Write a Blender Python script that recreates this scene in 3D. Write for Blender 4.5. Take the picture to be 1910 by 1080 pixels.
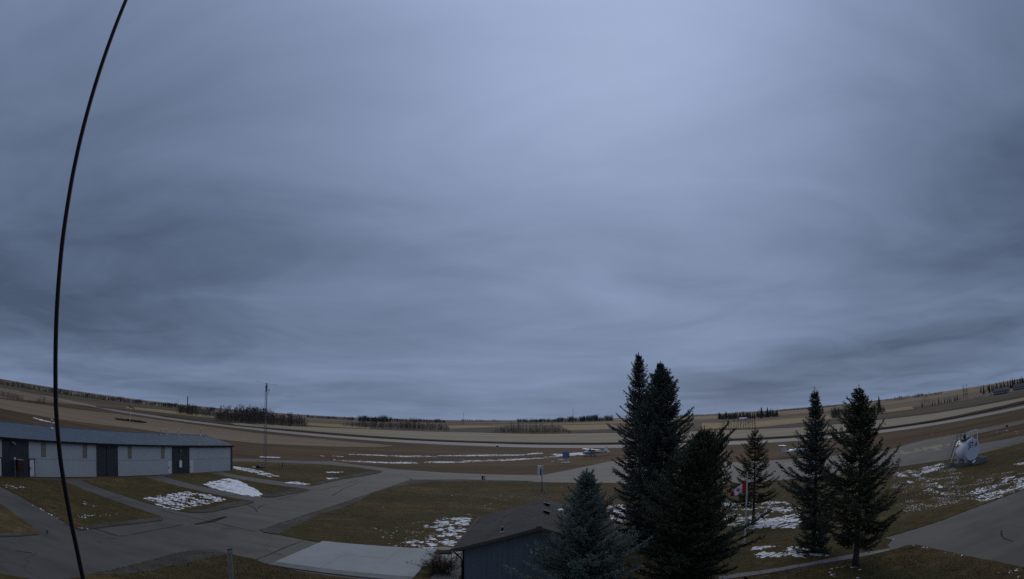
import bpy, bmesh, math, random
import numpy as np
from mathutils import Vector, Matrix
from mathutils.geometry import tessellate_polygon

for o in list(bpy.data.objects):
    bpy.data.objects.remove(o)
SC = bpy.context.scene
COL = SC.collection
R = math.radians
PI = math.pi

# ------------------------------------------------------------------ camera
# a wide lens with barrel distortion: theta = t + K3 t^3, t = r / F (pixels of the 1910 px frame)
F, PITCH, CAMH, K3 = 1085.0, 0.227, 10.5, 0.05
cam = bpy.data.cameras.new('camera')
camo = bpy.data.objects.new('camera', cam)
COL.objects.link(camo)
SC.camera = camo
camo.location = (0, 0, CAMH)
camo.rotation_euler = (PI / 2 + PITCH, 0, 0)
cam.clip_start = 0.05
cam.clip_end = 60000
cam.type = 'PANO'
PP = 36.0 / 1910.0
LENS = dict(panorama_type='FISHEYE_LENS_POLYNOMIAL', fisheye_fov=PI, fisheye_polynomial_k0=0.0,
            fisheye_polynomial_k1=-1.0 / (F * PP), fisheye_polynomial_k2=0.0,
            fisheye_polynomial_k3=-K3 / (F * PP) ** 3, fisheye_polynomial_k4=0.0)
for k, v in LENS.items():
    tgt = cam if hasattr(cam, k) else cam.cycles
    setattr(tgt, k, v)
cam.sensor_fit = 'HORIZONTAL'
cam.sensor_width = 36.0
cam.sensor_height = 36.0 * 579 / 1024

# ------------------------------------------------------------------ world: overcast sky, and one soft sun
SUN_AZ, SUN_EL = R(12), R(37)          # azimuth right of the view axis (+Y)
wd = bpy.data.worlds.new('World')
SC.world = wd
wd.use_nodes = True
nt = wd.node_tree
nt.nodes.clear()


def N(t, typ, **kw):
    n = t.nodes.new(typ)
    for k, v in kw.items():
        if k.startswith('i_'):
            n.inputs[k[2:].replace('_', ' ')].default_value = v
        else:
            setattr(n, k, v)
    return n


def math_node(t, op, a, b=None, clamp=False):
    n = t.nodes.new('ShaderNodeMath')
    n.operation = op
    n.use_clamp = clamp
    for i, v in enumerate((a, b)):
        if v is None:
            continue
        if isinstance(v, (int, float)):
            n.inputs[i].default_value = v
        else:
            t.links.new(v, n.inputs[i])
    return n.outputs[0]


def mix_col(t, fac, a, b, blend='MIX'):
    n = t.nodes.new('ShaderNodeMix')
    n.data_type = 'RGBA'
    n.blend_type = blend
    for s, v in ((0, fac), (6, a), (7, b)):
        if isinstance(v, (int, float)):
            n.inputs[s].default_value = v
        elif isinstance(v, (tuple, list)):
            n.inputs[s].default_value = tuple(v) + ((1,) if len(v) == 3 else ())
        else:
            t.links.new(v, n.inputs[s])
    return n.outputs[2]


def ramp(t, fac, stops):
    n = t.nodes.new('ShaderNodeValToRGB')
    cr = n.color_ramp
    while len(cr.elements) < len(stops):
        cr.elements.new(0.5)
    for e, (p, c) in zip(cr.elements, stops):
        e.position = p
        e.color = (c, c, c, 1) if isinstance(c, (int, float)) else tuple(c) + (1,)
    t.links.new(fac, n.inputs[0])
    return n.outputs[0]


tc = N(nt, 'ShaderNodeTexCoord')
nrm = N(nt, 'ShaderNodeVectorMath', operation='NORMALIZE')
nt.links.new(tc.outputs['Generated'], nrm.inputs[0])
sep = N(nt, 'ShaderNodeSeparateXYZ')
nt.links.new(nrm.outputs[0], sep.inputs[0])
zc = math_node(nt, 'MAXIMUM', sep.outputs[2], 0.0)
zz = math_node(nt, 'ADD', zc, 0.13)
px_ = math_node(nt, 'DIVIDE', sep.outputs[0], zz)
py_ = math_node(nt, 'DIVIDE', sep.outputs[1], zz)
comb = N(nt, 'ShaderNodeCombineXYZ')
nt.links.new(px_, comb.inputs[0])
nt.links.new(py_, comb.inputs[1])


def wnoise(scale, detail, rough, dist, stretch, loc):
    m = N(nt, 'ShaderNodeMapping')
    m.inputs['Scale'].default_value = stretch
    m.inputs['Location'].default_value = loc
    m.inputs['Rotation'].default_value = (0, 0, R(-18))
    nt.links.new(comb.outputs[0], m.inputs[0])
    n = N(nt, 'ShaderNodeTexNoise')
    n.inputs['Scale'].default_value = scale
    n.inputs['Detail'].default_value = detail
    n.inputs['Roughness'].default_value = rough
    n.inputs['Distortion'].default_value = dist
    nt.links.new(m.outputs[0], n.inputs['Vector'])
    return n.outputs[0]


LOC = (11.43, 8.58, 11.56, 4.12)
n1 = wnoise(0.42, 5, 0.50, 0.5, (0.8, 1.0, 1), (LOC[0], LOC[1], 0))
n2 = wnoise(1.25, 7, 0.56, 0.9, (0.75, 1.15, 1), (7.3, 4.2, 1))
n3 = wnoise(0.17, 2, 0.5, 0.2, (1, 1, 1), (LOC[2], LOC[3], 2))
s12 = math_node(nt, 'ADD', math_node(nt, 'MULTIPLY', n1, 0.52), math_node(nt, 'MULTIPLY', n2, 0.20))
cl = math_node(nt, 'ADD', s12, math_node(nt, 'MULTIPLY', n3, 0.42))
# the veiled sun makes its side of the deck a little brighter
sd = N(nt, 'ShaderNodeVectorMath', operation='DOT_PRODUCT')
nt.links.new(nrm.outputs[0], sd.inputs[0])
sd.inputs[1].default_value = (math.sin(SUN_AZ) * math.cos(SUN_EL), math.cos(SUN_AZ) * math.cos(SUN_EL), math.sin(SUN_EL))
glow = math_node(nt, 'POWER', math_node(nt, 'MAXIMUM', sd.outputs['Value'], 0.0), 7.0)
# an overcast deck is brightest overhead and falls off towards the horizon all round
zen = math_node(nt, 'POWER', zc, 1.5)
cl = math_node(nt, 'ADD', math_node(nt, 'MULTIPLY', math_node(nt, 'SUBTRACT', cl, 0.59), 2.1), math_node(nt, 'ADD', math_node(nt, 'ADD', math_node(nt, 'MULTIPLY', glow, 0.68), math_node(nt, 'MULTIPLY', zen, 0.50)), 0.175))
deck = ramp(nt, math_node(nt, 'DIVIDE', cl, 1.4), [(0.0, (0.062, 0.090, 0.150)), (0.357, (0.178, 0.235, 0.362)), (0.714, (0.305, 0.378, 0.566)), (1.0, (0.40, 0.485, 0.71))])
# thinner cloud low down towards the horizon lets a paler, bluer light through
hz = math_node(nt, 'POWER', math_node(nt, 'SUBTRACT', 1.0, zc), 26.0)
hzn = math_node(nt, 'MULTIPLY', hz, math_node(nt, 'ADD', 0.45, n2), clamp=True)
low = mix_col(nt, math_node(nt, 'MULTIPLY', hzn, 0.75), deck, (0.200, 0.268, 0.415))
sky = N(nt, 'ShaderNodeTexSky', sky_type='NISHITA', sun_disc=False, sun_elevation=SUN_EL, sun_rotation=SUN_AZ)
scl = N(nt, 'ShaderNodeVectorMath', operation='SCALE')
nt.links.new(low, scl.inputs[0])
scl.inputs['Scale'].default_value = 10.0
fin = mix_col(nt, 0.012, scl.outputs[0], sky.outputs[0])
bg = N(nt, 'ShaderNodeBackground')
bg.inputs['Strength'].default_value = 0.1
nt.links.new(fin, bg.inputs[0])
wo = N(nt, 'ShaderNodeOutputWorld')
nt.links.new(bg.outputs[0], wo.inputs[0])
wd.cycles.sampling_method = 'MANUAL'
wd.cycles.sample_map_resolution = 512

sl = bpy.data.lights.new('sun', 'SUN')
sl.energy = 1.05
sl.angle = R(60)
sl.color = (1.0, 0.95, 0.86)
slo = bpy.data.objects.new('sun', sl)
COL.objects.link(slo)
dvec = Vector((math.sin(SUN_AZ) * math.cos(SUN_EL), math.cos(SUN_AZ) * math.cos(SUN_EL), math.sin(SUN_EL)))
slo.rotation_euler = dvec.to_track_quat('Z', 'Y').to_euler()
slo.location = dvec * 200

SC.view_settings.view_transform = 'Standard'
SC.view_settings.look = 'None'
SC.view_settings.exposure = 0.0
SC.view_settings.gamma = 1.0
SC.view_settings.use_curve_mapping = False
SC.cycles.max_bounces = 5
SC.cycles.diffuse_bounces = 3
SC.cycles.use_denoising = False


# ------------------------------------------------------------------ geometry helpers
def ray(x, y):
    dx, dy = x - 955.0, y - 540.0
    r = math.hypot(dx, dy)
    t = r / F
    t = t + K3 * t ** 3
    k = math.sin(t) / max(r, 1e-9)
    cx, cy, cz = dx * k, dy * k, math.cos(t)
    return Vector((cx, cz * math.cos(PITCH) + cy * math.sin(PITCH), cz * math.sin(PITCH) - cy * math.cos(PITCH)))


def g(x, y, z=0.0):
    """survey: the point at height z seen at that place of the photograph"""
    d = ray(x, y)
    k = (z - CAMH) / d.z
    return Vector((d.x * k, d.y * k, z))


def at(x, y, dist):
    """the point seen there at a horizontal distance"""
    d = ray(x, y)
    k = dist / math.hypot(d.x, d.y)
    return Vector((d.x * k, d.y * k, CAMH + d.z * k))


def link(name, me, m=None, parent=None):
    if m is not None:
        me.materials.append(m)
    o = bpy.data.objects.new(name, me)
    COL.objects.link(o)
    if parent is not None:
        o.parent = parent
    return o


def empty(name, loc=(0, 0, 0), rz=0.0):
    o = bpy.data.objects.new(name, None)
    o.empty_display_size = 0.3
    COL.objects.link(o)
    o.location = loc
    o.rotation_euler = (0, 0, rz)
    return o


def tag(o, label=None, cat=None, group=None, kind=None):
    if label:
        o['label'] = label
    if cat:
        o['category'] = cat
    if group:
        o['group'] = group
    if kind:
        o['kind'] = kind
    return o


class MB:
    def __init__(s):
        s.v, s.f = [], []

    def add(s, vs, fs):
        b = len(s.v)
        s.v += [tuple(p) for p in vs]
        s.f += [tuple(b + i for i in f) for f in fs]
        return s

    def box(s, c, d, rz=0.0, rx=0.0, ry=0.0, taper=1.0):
        m = Matrix.Rotation(rz, 3, 'Z') @ Matrix.Rotation(ry, 3, 'Y') @ Matrix.Rotation(rx, 3, 'X')
        c = Vector(c)
        vs = []
        for sz in (-1, 1):
            k = taper if sz > 0 else 1.0
            for sx, sy in ((-1, -1), (1, -1), (1, 1), (-1, 1)):
                vs.append(c + m @ Vector((sx * d[0] / 2 * k, sy * d[1] / 2 * k, sz * d[2] / 2)))
        return s.add(vs, [(3, 2, 1, 0), (4, 5, 6, 7), (0, 1, 5, 4), (1, 2, 6, 5), (2, 3, 7, 6), (3, 0, 4, 7)])

    def bb(s, x0, x1, y0, y1, z0, z1):
        return s.box(((x0 + x1) / 2, (y0 + y1) / 2, (z0 + z1) / 2), (x1 - x0, y1 - y0, z1 - z0))

    def tube(s, pts, rad, n=8, caps=True):
        pts = [Vector(p) for p in pts]
        if not isinstance(rad, (list, tuple)):
            rad = [rad] * len(pts)
        rings = []
        up = None
        for i, p in enumerate(pts):
            t = (pts[min(i + 1, len(pts) - 1)] - pts[max(i - 1, 0)])
            t = t.normalized() if t.length > 1e-9 else Vector((0, 0, 1))
            if up is None:
                up = t.orthogonal().normalized()
            else:
                up = (up - t * up.dot(t))
                up = up.normalized() if up.length > 1e-6 else t.orthogonal().normalized()
            sd_ = t.cross(up)
            rings.append([p + (up * math.cos(2 * PI * k / n) + sd_ * math.sin(2 * PI * k / n)) * rad[i] for k in range(n)])
        vs = [q for r_ in rings for q in r_]
        fs = []
        for i in range(len(pts) - 1):
            for k in range(n):
                a, b = i * n + k, i * n + (k + 1) % n
                fs.append((a, b, b + n, a + n))
        if caps:
            fs.append(tuple(range(n - 1, -1, -1)))
            fs.append(tuple((len(pts) - 1) * n + k for k in range(n)))
        return s.add(vs, fs)

    def build(s, name, m=None, parent=None, smooth=False, bevel=0):
        me = bpy.data.meshes.new(name)
        me.from_pydata(s.v, [], s.f)
        me.update()
        if smooth:
            me.polygons.foreach_set('use_smooth', [True] * len(me.polygons))
        o = link(name, me, m, parent)
        if bevel:
            b = o.modifiers.new('bevel', 'BEVEL')
            b.width = bevel
            b.segments = 2
            b.limit_method = 'ANGLE'
        return o


def part(name, m, parent, smooth=False, bevel=0, **kw):
    mb = MB()
    if 'bb' in kw:
        mb.bb(*kw['bb'])
    if 'boxes' in kw:
        for b in kw['boxes']:
            mb.bb(*b)
    if 'tube' in kw:
        mb.tube(*kw['tube'])
    return mb.build(name, m, parent, smooth, bevel)


def tri_mesh(name, V, T, m, parent=None, attr=None, smooth=False):
    """fast mesh of triangles from arrays"""
    V = np.asarray(V, dtype=np.float32)
    T = np.asarray(T, dtype=np.int32)
    me = bpy.data.meshes.new(name)
    me.vertices.add(len(V))
    me.vertices.foreach_set('co', V.ravel())
    me.loops.add(len(T) * 3)
    me.loops.foreach_set('vertex_index', T.ravel())
    me.polygons.add(len(T))
    me.polygons.foreach_set('loop_start', np.arange(0, len(T) * 3, 3, dtype=np.int32))
    me.update(calc_edges=True)
    if attr is not None:
        a = me.attributes.new('tint', 'FLOAT', 'FACE')
        a.data.foreach_set('value', np.asarray(attr, dtype=np.float32))
    if smooth:
        me.polygons.foreach_set('use_smooth', [True] * len(T))
    return link(name, me, m, parent)


def W(pts, z=0.0):
    return [g(x, y, 0.0).to_2d() for x, y in pts]


def densify(P, step, jit, rng, closed=True):
    out = []
    n = len(P)
    for i in range(n if closed else n - 1):
        a, b = P[i], P[(i + 1) % n]
        L = (b - a).length
        far = max(a.length, 20.0)
        st = step * max(1.0, far / 60.0)
        k = max(1, min(60, int(L / st)))
        d = (b - a).normalized() if L > 0 else Vector((1, 0))
        nn = Vector((-d.y, d.x))
        for j in range(k):
            p = a + (b - a) * (j / k)
            out.append(p + nn * (rng.uniform(-jit, jit) if j else 0.0))
    if not closed:
        out.append(P[-1])
    return out


def rounded(P, amount=0.25, it=2):
    for _ in range(it):
        Q = []
        n = len(P)
        for i in range(n):
            a, b = P[i], P[(i + 1) % n]
            Q += [a + (b - a) * amount, a + (b - a) * (1 - amount)]
        P = Q
    return P


def sheet(name, pts, z, m, thick=0.0, jit=0.0, step=0.7, seed=0, world=False, parent=None, extra=None, kind='structure'):
    """a piece of ground cover: an outline on the ground, laid at z, with its own thickness"""
    rng = random.Random(seed or len(name) * 7 + len(pts))
    P = [Vector(p[:2]) for p in pts] if world else W(pts)
    if extra:
        P += [Vector(p) for p in extra]
    if jit:
        P = densify(P, step, jit, rng)
    tri = tessellate_polygon([[Vector((p.x, p.y, 0)) for p in P]])
    area = sum(P[i].x * P[(i + 1) % len(P)].y - P[(i + 1) % len(P)].x * P[i].y for i in range(len(P)))
    vs = [(p.x, p.y, z) for p in P]
    fs = []
    for t in tri:
        a, b, c = (P[i] for i in t)
        fs.append(tuple(t) if (b - a).cross(c - a) > 0 else (t[0], t[2], t[1]))
    if thick:
        n = len(P)
        vs += [(p.x, p.y, z - thick) for p in P]
        for i in range(n):
            j = (i + 1) % n
            fs.append((i + n, j + n, j, i) if area > 0 else (i, j, j + n, i + n))
    mb = MB().add(vs, fs)
    o = mb.build(name, m, parent)
    if kind and parent is None:
        o['kind'] = kind
    return o


def ribbon(mb, P, w, z, rng=None, jit=0.0):
    P = [Vector(p[:2]) for p in P]
    vs, fs = [], []
    for i, p in enumerate(P):
        t = (P[min(i + 1, len(P) - 1)] - P[max(i - 1, 0)]).normalized()
        n = Vector((-t.y, t.x))
        ww = w * (1 + (rng.uniform(-.4, .4) if rng else 0)) / 2
        off = n * (rng.uniform(-jit, jit) if rng else 0)
        vs += [(*(p + off + n * ww), z), (*(p + off - n * ww), z)]
    for i in range(len(P) - 1):
        fs.append((2 * i + 1, 2 * i + 3, 2 * i + 2, 2 * i))
    mb.add(vs, fs)


# ------------------------------------------------------------------ materials
def new_mat(name):
    m = bpy.data.materials.new(name)
    m.use_nodes = True
    t = m.node_tree
    b = t.nodes['Principled BSDF']
    return m, t, b


def tnoise(t, scale, detail=5, rough=0.55, stretch=None, rot=0.0, dist=0.0, src='Object'):
    c = t.nodes.new('ShaderNodeTexCoord')
    m = t.nodes.new('ShaderNodeMapping')
    if stretch:
        m.inputs['Scale'].default_value = stretch
    m.inputs['Rotation'].default_value = (0, 0, rot)
    t.links.new(c.outputs[src], m.inputs[0])
    n = t.nodes.new('ShaderNodeTexNoise')
    n.inputs['Scale'].default_value = scale
    n.inputs['Detail'].default_value = detail
    n.inputs['Roughness'].default_value = rough
    n.inputs['Distortion'].default_value = dist
    t.links.new(m.outputs[0], n.inputs['Vector'])
    return n.outputs[0]


def bump(t, b, h, strength=0.5, dist=0.05):
    n = t.nodes.new('ShaderNodeBump')
    n.inputs['Strength'].default_value = strength
    n.inputs['Distance'].default_value = dist
    t.links.new(h, n.inputs['Height'])
    t.links.new(n.outputs[0], b.inputs['Normal'])


def plain(name, c, rough=0.6, metal=0.0, var=0.12, scale=1.5, spec=0.4, bmp=0.0, bscale=20, coord='Object', stretch=None):
    """a painted, metal or plastic surface with slight dirt and fading"""
    m, t, b = new_mat(name)
    n = tnoise(t, scale, 6, 0.6, stretch=stretch, src=coord)
    f = ramp(t, n, [(0.30, 0.0), (0.70, 1.0)])
    lo = tuple(x * (1 - var) for x in c)
    hi = tuple(min(1, x * (1 + var)) for x in c)
    t.links.new(mix_col(t, f, lo, hi), b.inputs['Base Color'])
    b.inputs['Roughness'].default_value = rough
    b.inputs['Metallic'].default_value = metal
    b.inputs['Specular IOR Level'].default_value = spec
    if bmp:
        bump(t, b, tnoise(t, bscale, 4), bmp, 0.02)
    return m


def ground_mat(name, dark, mid, light, s_big=0.05, s_mid=0.6, s_fine=6.0, rot=0.0, stretch=None, rough=0.95,
               green=None, gscale=0.08, gamt=0.5, bmp=0.6, bdist=0.06, spec=0.06, fine=0.55, streak=0.5, sparse=None):
    m, t, b = new_mat(name)
    big = tnoise(t, s_big, 4, 0.55, stretch=stretch, rot=rot)
    midn = tnoise(t, s_mid, 6, 0.62, stretch=stretch, rot=rot, dist=0.4)
    fin_ = tnoise(t, s_fine, 4, 0.7)
    s1 = math_node(t, 'ADD', math_node(t, 'MULTIPLY', big, 0.9), math_node(t, 'MULTIPLY', midn, streak))
    s2 = math_node(t, 'ADD', s1, math_node(t, 'MULTIPLY', fin_, fine))
    tot = 0.5 * (0.9 + streak + fine)
    c = ramp(t, math_node(t, 'DIVIDE', s2, 2 * tot), [(0.38, dark), (0.50, mid), (0.63, light)])
    if green:
        gn = ramp(t, tnoise(t, gscale, 4, 0.6, dist=0.5), [(0.45, 0.0), (0.68, 1.0)])
        c = mix_col(t, math_node(t, 'MULTIPLY', gn, gamt), c, green)
    if sparse:
        sp = ramp(t, tnoise(t, sparse[1], 3, 0.6), [(0.62, 0.0), (0.70, 1.0)])
        c = mix_col(t, math_node(t, 'MULTIPLY', sp, sparse[2]), c, sparse[0])
    t.links.new(c, b.inputs['Base Color'])
    b.inputs['Roughness'].default_value = rough
    b.inputs['Specular IOR Level'].default_value = spec
    if bmp:
        bump(t, b, math_node(t, 'ADD', fin_, math_node(t, 'MULTIPLY', midn, 1.5)), bmp, bdist)
    return m


RWY = R(-28)                      # the direction the runway and the field rows follow
MAT = {}
MAT['airfield'] = ground_mat('dry airfield grass', (0.050, 0.030, 0.016), (0.082, 0.050, 0.027), (0.142, 0.092, 0.053), 0.012, 0.12, 1.6,
                             rot=-RWY, stretch=(0.12, 1.6, 1), streak=1.1, bmp=0.5, bdist=0.15, green=(0.048, 0.040, 0.018), gscale=0.013, gamt=0.75)
MAT['lawn'] = ground_mat('autumn lawn', (0.036, 0.025, 0.010), (0.070, 0.049, 0.020), (0.158, 0.112, 0.052), 0.06, 0.9, 9.0,
                         rot=0.5, stretch=(0.6, 1.5, 1), green=(0.050, 0.050, 0.019), gscale=0.16, gamt=0.8, bmp=1.0, bdist=0.08, fine=0.8, streak=0.8)
MAT['asphalt'] = ground_mat('worn asphalt', (0.046, 0.044, 0.039), (0.062, 0.059, 0.052), (0.082, 0.078, 0.068), 0.05, 0.35, 14.0,
                            stretch=(0.6, 1.4, 1), rot=0.35, rough=0.75, bmp=0.25, bdist=0.01, spec=0.30, fine=0.35, streak=0.45)
MAT['runway'] = ground_mat('runway asphalt', (0.145, 0.135, 0.122), (0.185, 0.173, 0.158), (0.225, 0.212, 0.196), 0.03, 0.25, 6.0,
                           rot=-RWY, stretch=(0.1, 2.0, 1), rough=0.8, bmp=0.1, spec=0.3)
MAT['gravel'] = ground_mat('gravel shoulder', (0.040, 0.037, 0.032), (0.072, 0.067, 0.060), (0.14, 0.132, 0.122), 0.25, 1.5, 14.0, bmp=0.9, bdist=0.04,
                           fine=0.9, green=(0.07, 0.058, 0.035), gscale=0.5, gamt=0.6)
MAT['concrete'] = ground_mat('pale concrete', (0.185, 0.195, 0.20), (0.222, 0.234, 0.24), (0.255, 0.268, 0.275), 0.15, 0.8, 10.0, rough=0.8, bmp=0.12, bdist=0.01,
                             spec=0.3, fine=0.3)
MAT['walk'] = ground_mat('grey concrete walk', (0.13, 0.13, 0.126), (0.165, 0.165, 0.16), (0.20, 0.20, 0.194), 0.3, 1.2, 10.0, rough=0.85, bmp=0.12, bdist=0.01, fine=0.3)
MAT['stubble'] = ground_mat('pale stubble', (0.180, 0.150, 0.102), (0.250, 0.210, 0.148), (0.320, 0.272, 0.196), 0.010, 0.11, 1.0, rot=-RWY,
                            stretch=(0.10, 2.2, 1), bmp=0.3, bdist=0.2)
MAT['mown'] = ground_mat('mown tan grass', (0.120, 0.088, 0.056), (0.180, 0.137, 0.092), (0.240, 0.188, 0.130), 0.010, 0.14, 1.2, rot=-RWY,
                         stretch=(0.12, 2.0, 1), bmp=0.3, bdist=0.15)
MAT['gold'] = ground_mat('golden stubble', (0.20, 0.145, 0.070), (0.26, 0.193, 0.10), (0.31, 0.24, 0.135), 0.004, 0.05, 0.4, stretch=(0.3, 1.5, 1), bmp=0)
MAT['plough'] = ground_mat('dark ploughed earth', (0.050, 0.040, 0.032), (0.066, 0.054, 0.044), (0.088, 0.072, 0.058), 0.006, 0.08, 0.5, stretch=(0.2, 1.8, 1), bmp=0)
MAT['olive'] = ground_mat('olive pasture', (0.064, 0.056, 0.036), (0.085, 0.074, 0.047), (0.110, 0.094, 0.060), 0.008, 0.08, 0.6, stretch=(0.3, 1.6, 1), bmp=0)
MAT['ditch'] = ground_mat('dark weedy ditch', (0.026, 0.019, 0.015), (0.040, 0.030, 0.023), (0.070, 0.052, 0.038), 0.05, 0.4, 2.5, bmp=0.8, bdist=0.3)
MAT['tar'] = plain('crack sealing tar', (0.013, 0.0125, 0.012), 0.8, var=0.25, scale=3, spec=0.1)
MAT['snow'] = plain('old snow', (0.71, 0.73, 0.76), 0.8, var=0.14, scale=2.0, spec=0.25, bmp=0.4, bscale=14)
MAT['paint'] = ground_mat('faded cream paint', (0.12, 0.105, 0.068), (0.23, 0.20, 0.130), (0.32, 0.28, 0.185), 0.2, 1.0, 5.0, bmp=0, spec=0.2)


def crack_asphalt(m):
    """fine map cracking and old stains in the worn surface"""
    t = m.node_tree
    b = t.nodes['Principled BSDF']
    src = b.inputs['Base Color'].links[0].from_socket
    c = t.nodes.new('ShaderNodeTexCoord')
    nz = t.nodes.new('ShaderNodeTexNoise')
    nz.inputs['Scale'].default_value = 0.5
    nz.inputs['Detail'].default_value = 4
    t.links.new(c.outputs['Object'], nz.inputs['Vector'])
    vm = t.nodes.new('ShaderNodeVectorMath')
    vm.operation = 'MULTIPLY_ADD'
    t.links.new(nz.outputs['Color'], vm.inputs[0])
    vm.inputs[1].default_value = (3.0, 3.0, 0)
    t.links.new(c.outputs['Object'], vm.inputs[2])
    vo = t.nodes.new('ShaderNodeTexVoronoi')
    vo.feature = 'DISTANCE_TO_EDGE'
    vo.inputs['Scale'].default_value = 0.14
    t.links.new(vm.outputs[0], vo.inputs['Vector'])
    ln = ramp(t, vo.outputs['Distance'], [(0.0, 1.0), (0.007, 0.75), (0.013, 0.0)])
    br = ramp(t, tnoise(t, 0.09, 3, 0.6), [(0.46, 0.0), (0.58, 1.0)])
    cr = math_node(t, 'MULTIPLY', ln, math_node(t, 'MULTIPLY', br, 0.7))
    st = ramp(t, tnoise(t, 0.22, 5, 0.65, stretch=(0.5, 1.6, 1), rot=0.4), [(0.40, 0.74), (0.52, 1.0), (0.68, 1.16)])
    col = mix_col(t, 1.0, src, st, 'MULTIPLY')
    t.links.new(mix_col(t, cr, col, (0.018, 0.017, 0.016)), b.inputs['Base Color'])


crack_asphalt(MAT['asphalt'])
# ------------------------------------------------------------------ the ground, out to the horizon
def hills(x, y):
    r = math.hypot(x, y)
    if r < 1300:
        return 0.0
    a = math.atan2(x, y)
    k = min(1.0, (r - 1300) / 2600.0)
    k = k * k * (3 - 2 * k)
    # gentle swells; the skyline lies near eye level, a little higher to the right and far left
    sw = 10.0 + 7.0 * math.sin(a * 3.1 + 1.2) + 4.0 * math.sin(a * 7.3 + 0.4) + 3.0 * math.sin(r / 900.0 + a * 4)
    sw += 9.0 * max(0.0, math.sin((a - 0.25) * 1.4))
    far = max(0.0, (r - 3900) / 8000.0) * 6.0
    return k * sw + far * (1 + math.sin(a * 5.0))


rings = [0, 6, 14, 25, 40, 60, 85, 120, 170, 240, 340, 480, 680, 950, 1300, 1600, 1950, 2350, 2800, 3300, 3900, 4700, 6000, 8000, 11000, 16000]
NA = 300
vs, fs = [(0, 0, 0)], []
for r_ in rings[1:]:
    for k in range(NA):
        a = 2 * PI * k / NA
        x, y = r_ * math.sin(a), r_ * math.cos(a)
        vs.append((x, y, hills(x, y)))
for k in range(NA):
    fs.append((0, 1 + (k + 1) % NA, 1 + k))
for i in range(len(rings) - 2):
    for k in range(NA):
        a, b = 1 + i * NA + k, 1 + i * NA + (k + 1) % NA
        fs.append((a, b, b + NA, a + NA))


def far_ground():
    """dry grass near by; beyond the airfield a patchwork of fields"""
    m = MAT['airfield'].copy()
    m.name = 'dry grass and far fields'
    t = m.node_tree
    b = t.nodes['Principled BSDF']
    near = b.inputs['Base Color'].links[0].from_socket
    c = t.nodes.new('ShaderNodeTexCoord')
    ln = t.nodes.new('ShaderNodeVectorMath')
    ln.operation = 'LENGTH'
    t.links.new(c.outputs['Object'], ln.inputs[0])
    mp = t.nodes.new('ShaderNodeMapping')
    mp.inputs['Rotation'].default_value = (0, 0, R(20))
    mp.inputs['Scale'].default_value = (0.0011, 0.0024, 0.0)
    t.links.new(c.outputs['Object'], mp.inputs[0])
    vo = t.nodes.new('ShaderNodeTexVoronoi')
    vo.distance = 'CHEBYCHEV'
    vo.inputs['Scale'].default_value = 1.0
    vo.inputs['Randomness'].default_value = 0.6
    t.links.new(mp.outputs[0], vo.inputs['Vector'])
    sp = t.nodes.new('ShaderNodeSeparateColor')
    t.links.new(vo.outputs['Color'], sp.inputs[0])
    rp = t.nodes.new('ShaderNodeValToRGB')
    rp.color_ramp.interpolation = 'CONSTANT'
    cols = [(0.0, (0.105, 0.080, 0.058)), (0.16, (0.215, 0.160, 0.092)), (0.34, (0.155, 0.120, 0.088)), (0.5, (0.085, 0.072, 0.047)),
            (0.62, (0.24, 0.192, 0.140)), (0.78, (0.115, 0.085, 0.055)), (0.9, (0.190, 0.150, 0.108))]
    while len(rp.color_ramp.elements) < len(cols):
        rp.color_ramp.elements.new(0.5)
    for e, (p, cc) in zip(rp.color_ramp.elements, cols):
        e.position = p
        e.color = cc + (1,)
    t.links.new(sp.outputs[0], rp.inputs[0])
    no = tnoise(t, 0.01, 5, 0.6)
    fc = mix_col(t, 0.5, rp.outputs[0], mix_col(t, no, (0.4, 0.4, 0.4), (1.5, 1.5, 1.5)), 'MULTIPLY')
    f = math_node(t, 'DIVIDE', math_node(t, 'SUBTRACT', ln.outputs['Value'], 560.0), 60.0, clamp=True)
    t.links.new(mix_col(t, f, near, fc), b.inputs['Base Color'])
    return m


ground = MB().add(vs, fs).build('ground', far_ground())
ground['kind'] = 'structure'

# ---- fields beyond and beside the runway (each laid a little above the one before)
sheet('stubble_field', [(430, 789), (490, 791), (680, 800.5), (900, 807), (1000, 809.7), (1120, 807.8), (1330, 803.4), (1500, 796.5), (1580, 789.7),
                        (1740, 771.7), (1910, 741.6), (2010, 722), (2010, 728), (1910, 750), (1740, 785), (1660, 797), (1490, 813), (1340, 820.6),
                        (1120, 827), (880, 823.7), (660, 811.5), (560, 803), (440, 793.5)], 0.05, MAT['stubble'], jit=0.7, step=3.0)
sheet('ditch', [(300, 775), (440, 793.2), (560, 802.8), (660, 811.2), (880, 823.4), (1120, 826.6), (1340, 820.2), (1490, 812.6), (1660, 796.6), (1740, 784.6),
                (1910, 748), (2010, 728), (2010, 731), (1910, 752.5), (1740, 787.5), (1660, 799), (1490, 815), (1340, 822.4), (1120, 828.5), (880, 825.5),
                (660, 813.8), (560, 805), (440, 794.8), (300, 776)], 0.30, MAT['ditch'], thick=0.3, jit=1.2, step=2.0)
sheet('runway', [(80, 737.4), (220, 765), (460, 796.3), (660, 815), (900, 827), (1120, 830.5), (1340, 824.6), (1490, 817), (1660, 800.6), (1740, 789), (1910, 756.6), (2010, 735),
                 (2010, 739), (1910, 761.4), (1740, 794), (1660, 805.6), (1490, 822.5), (1340, 831), (1120, 836), (900, 832.4), (660, 819.4), (460, 800.4), (220, 768), (80, 739)],
      0.06, MAT['runway'])
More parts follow.
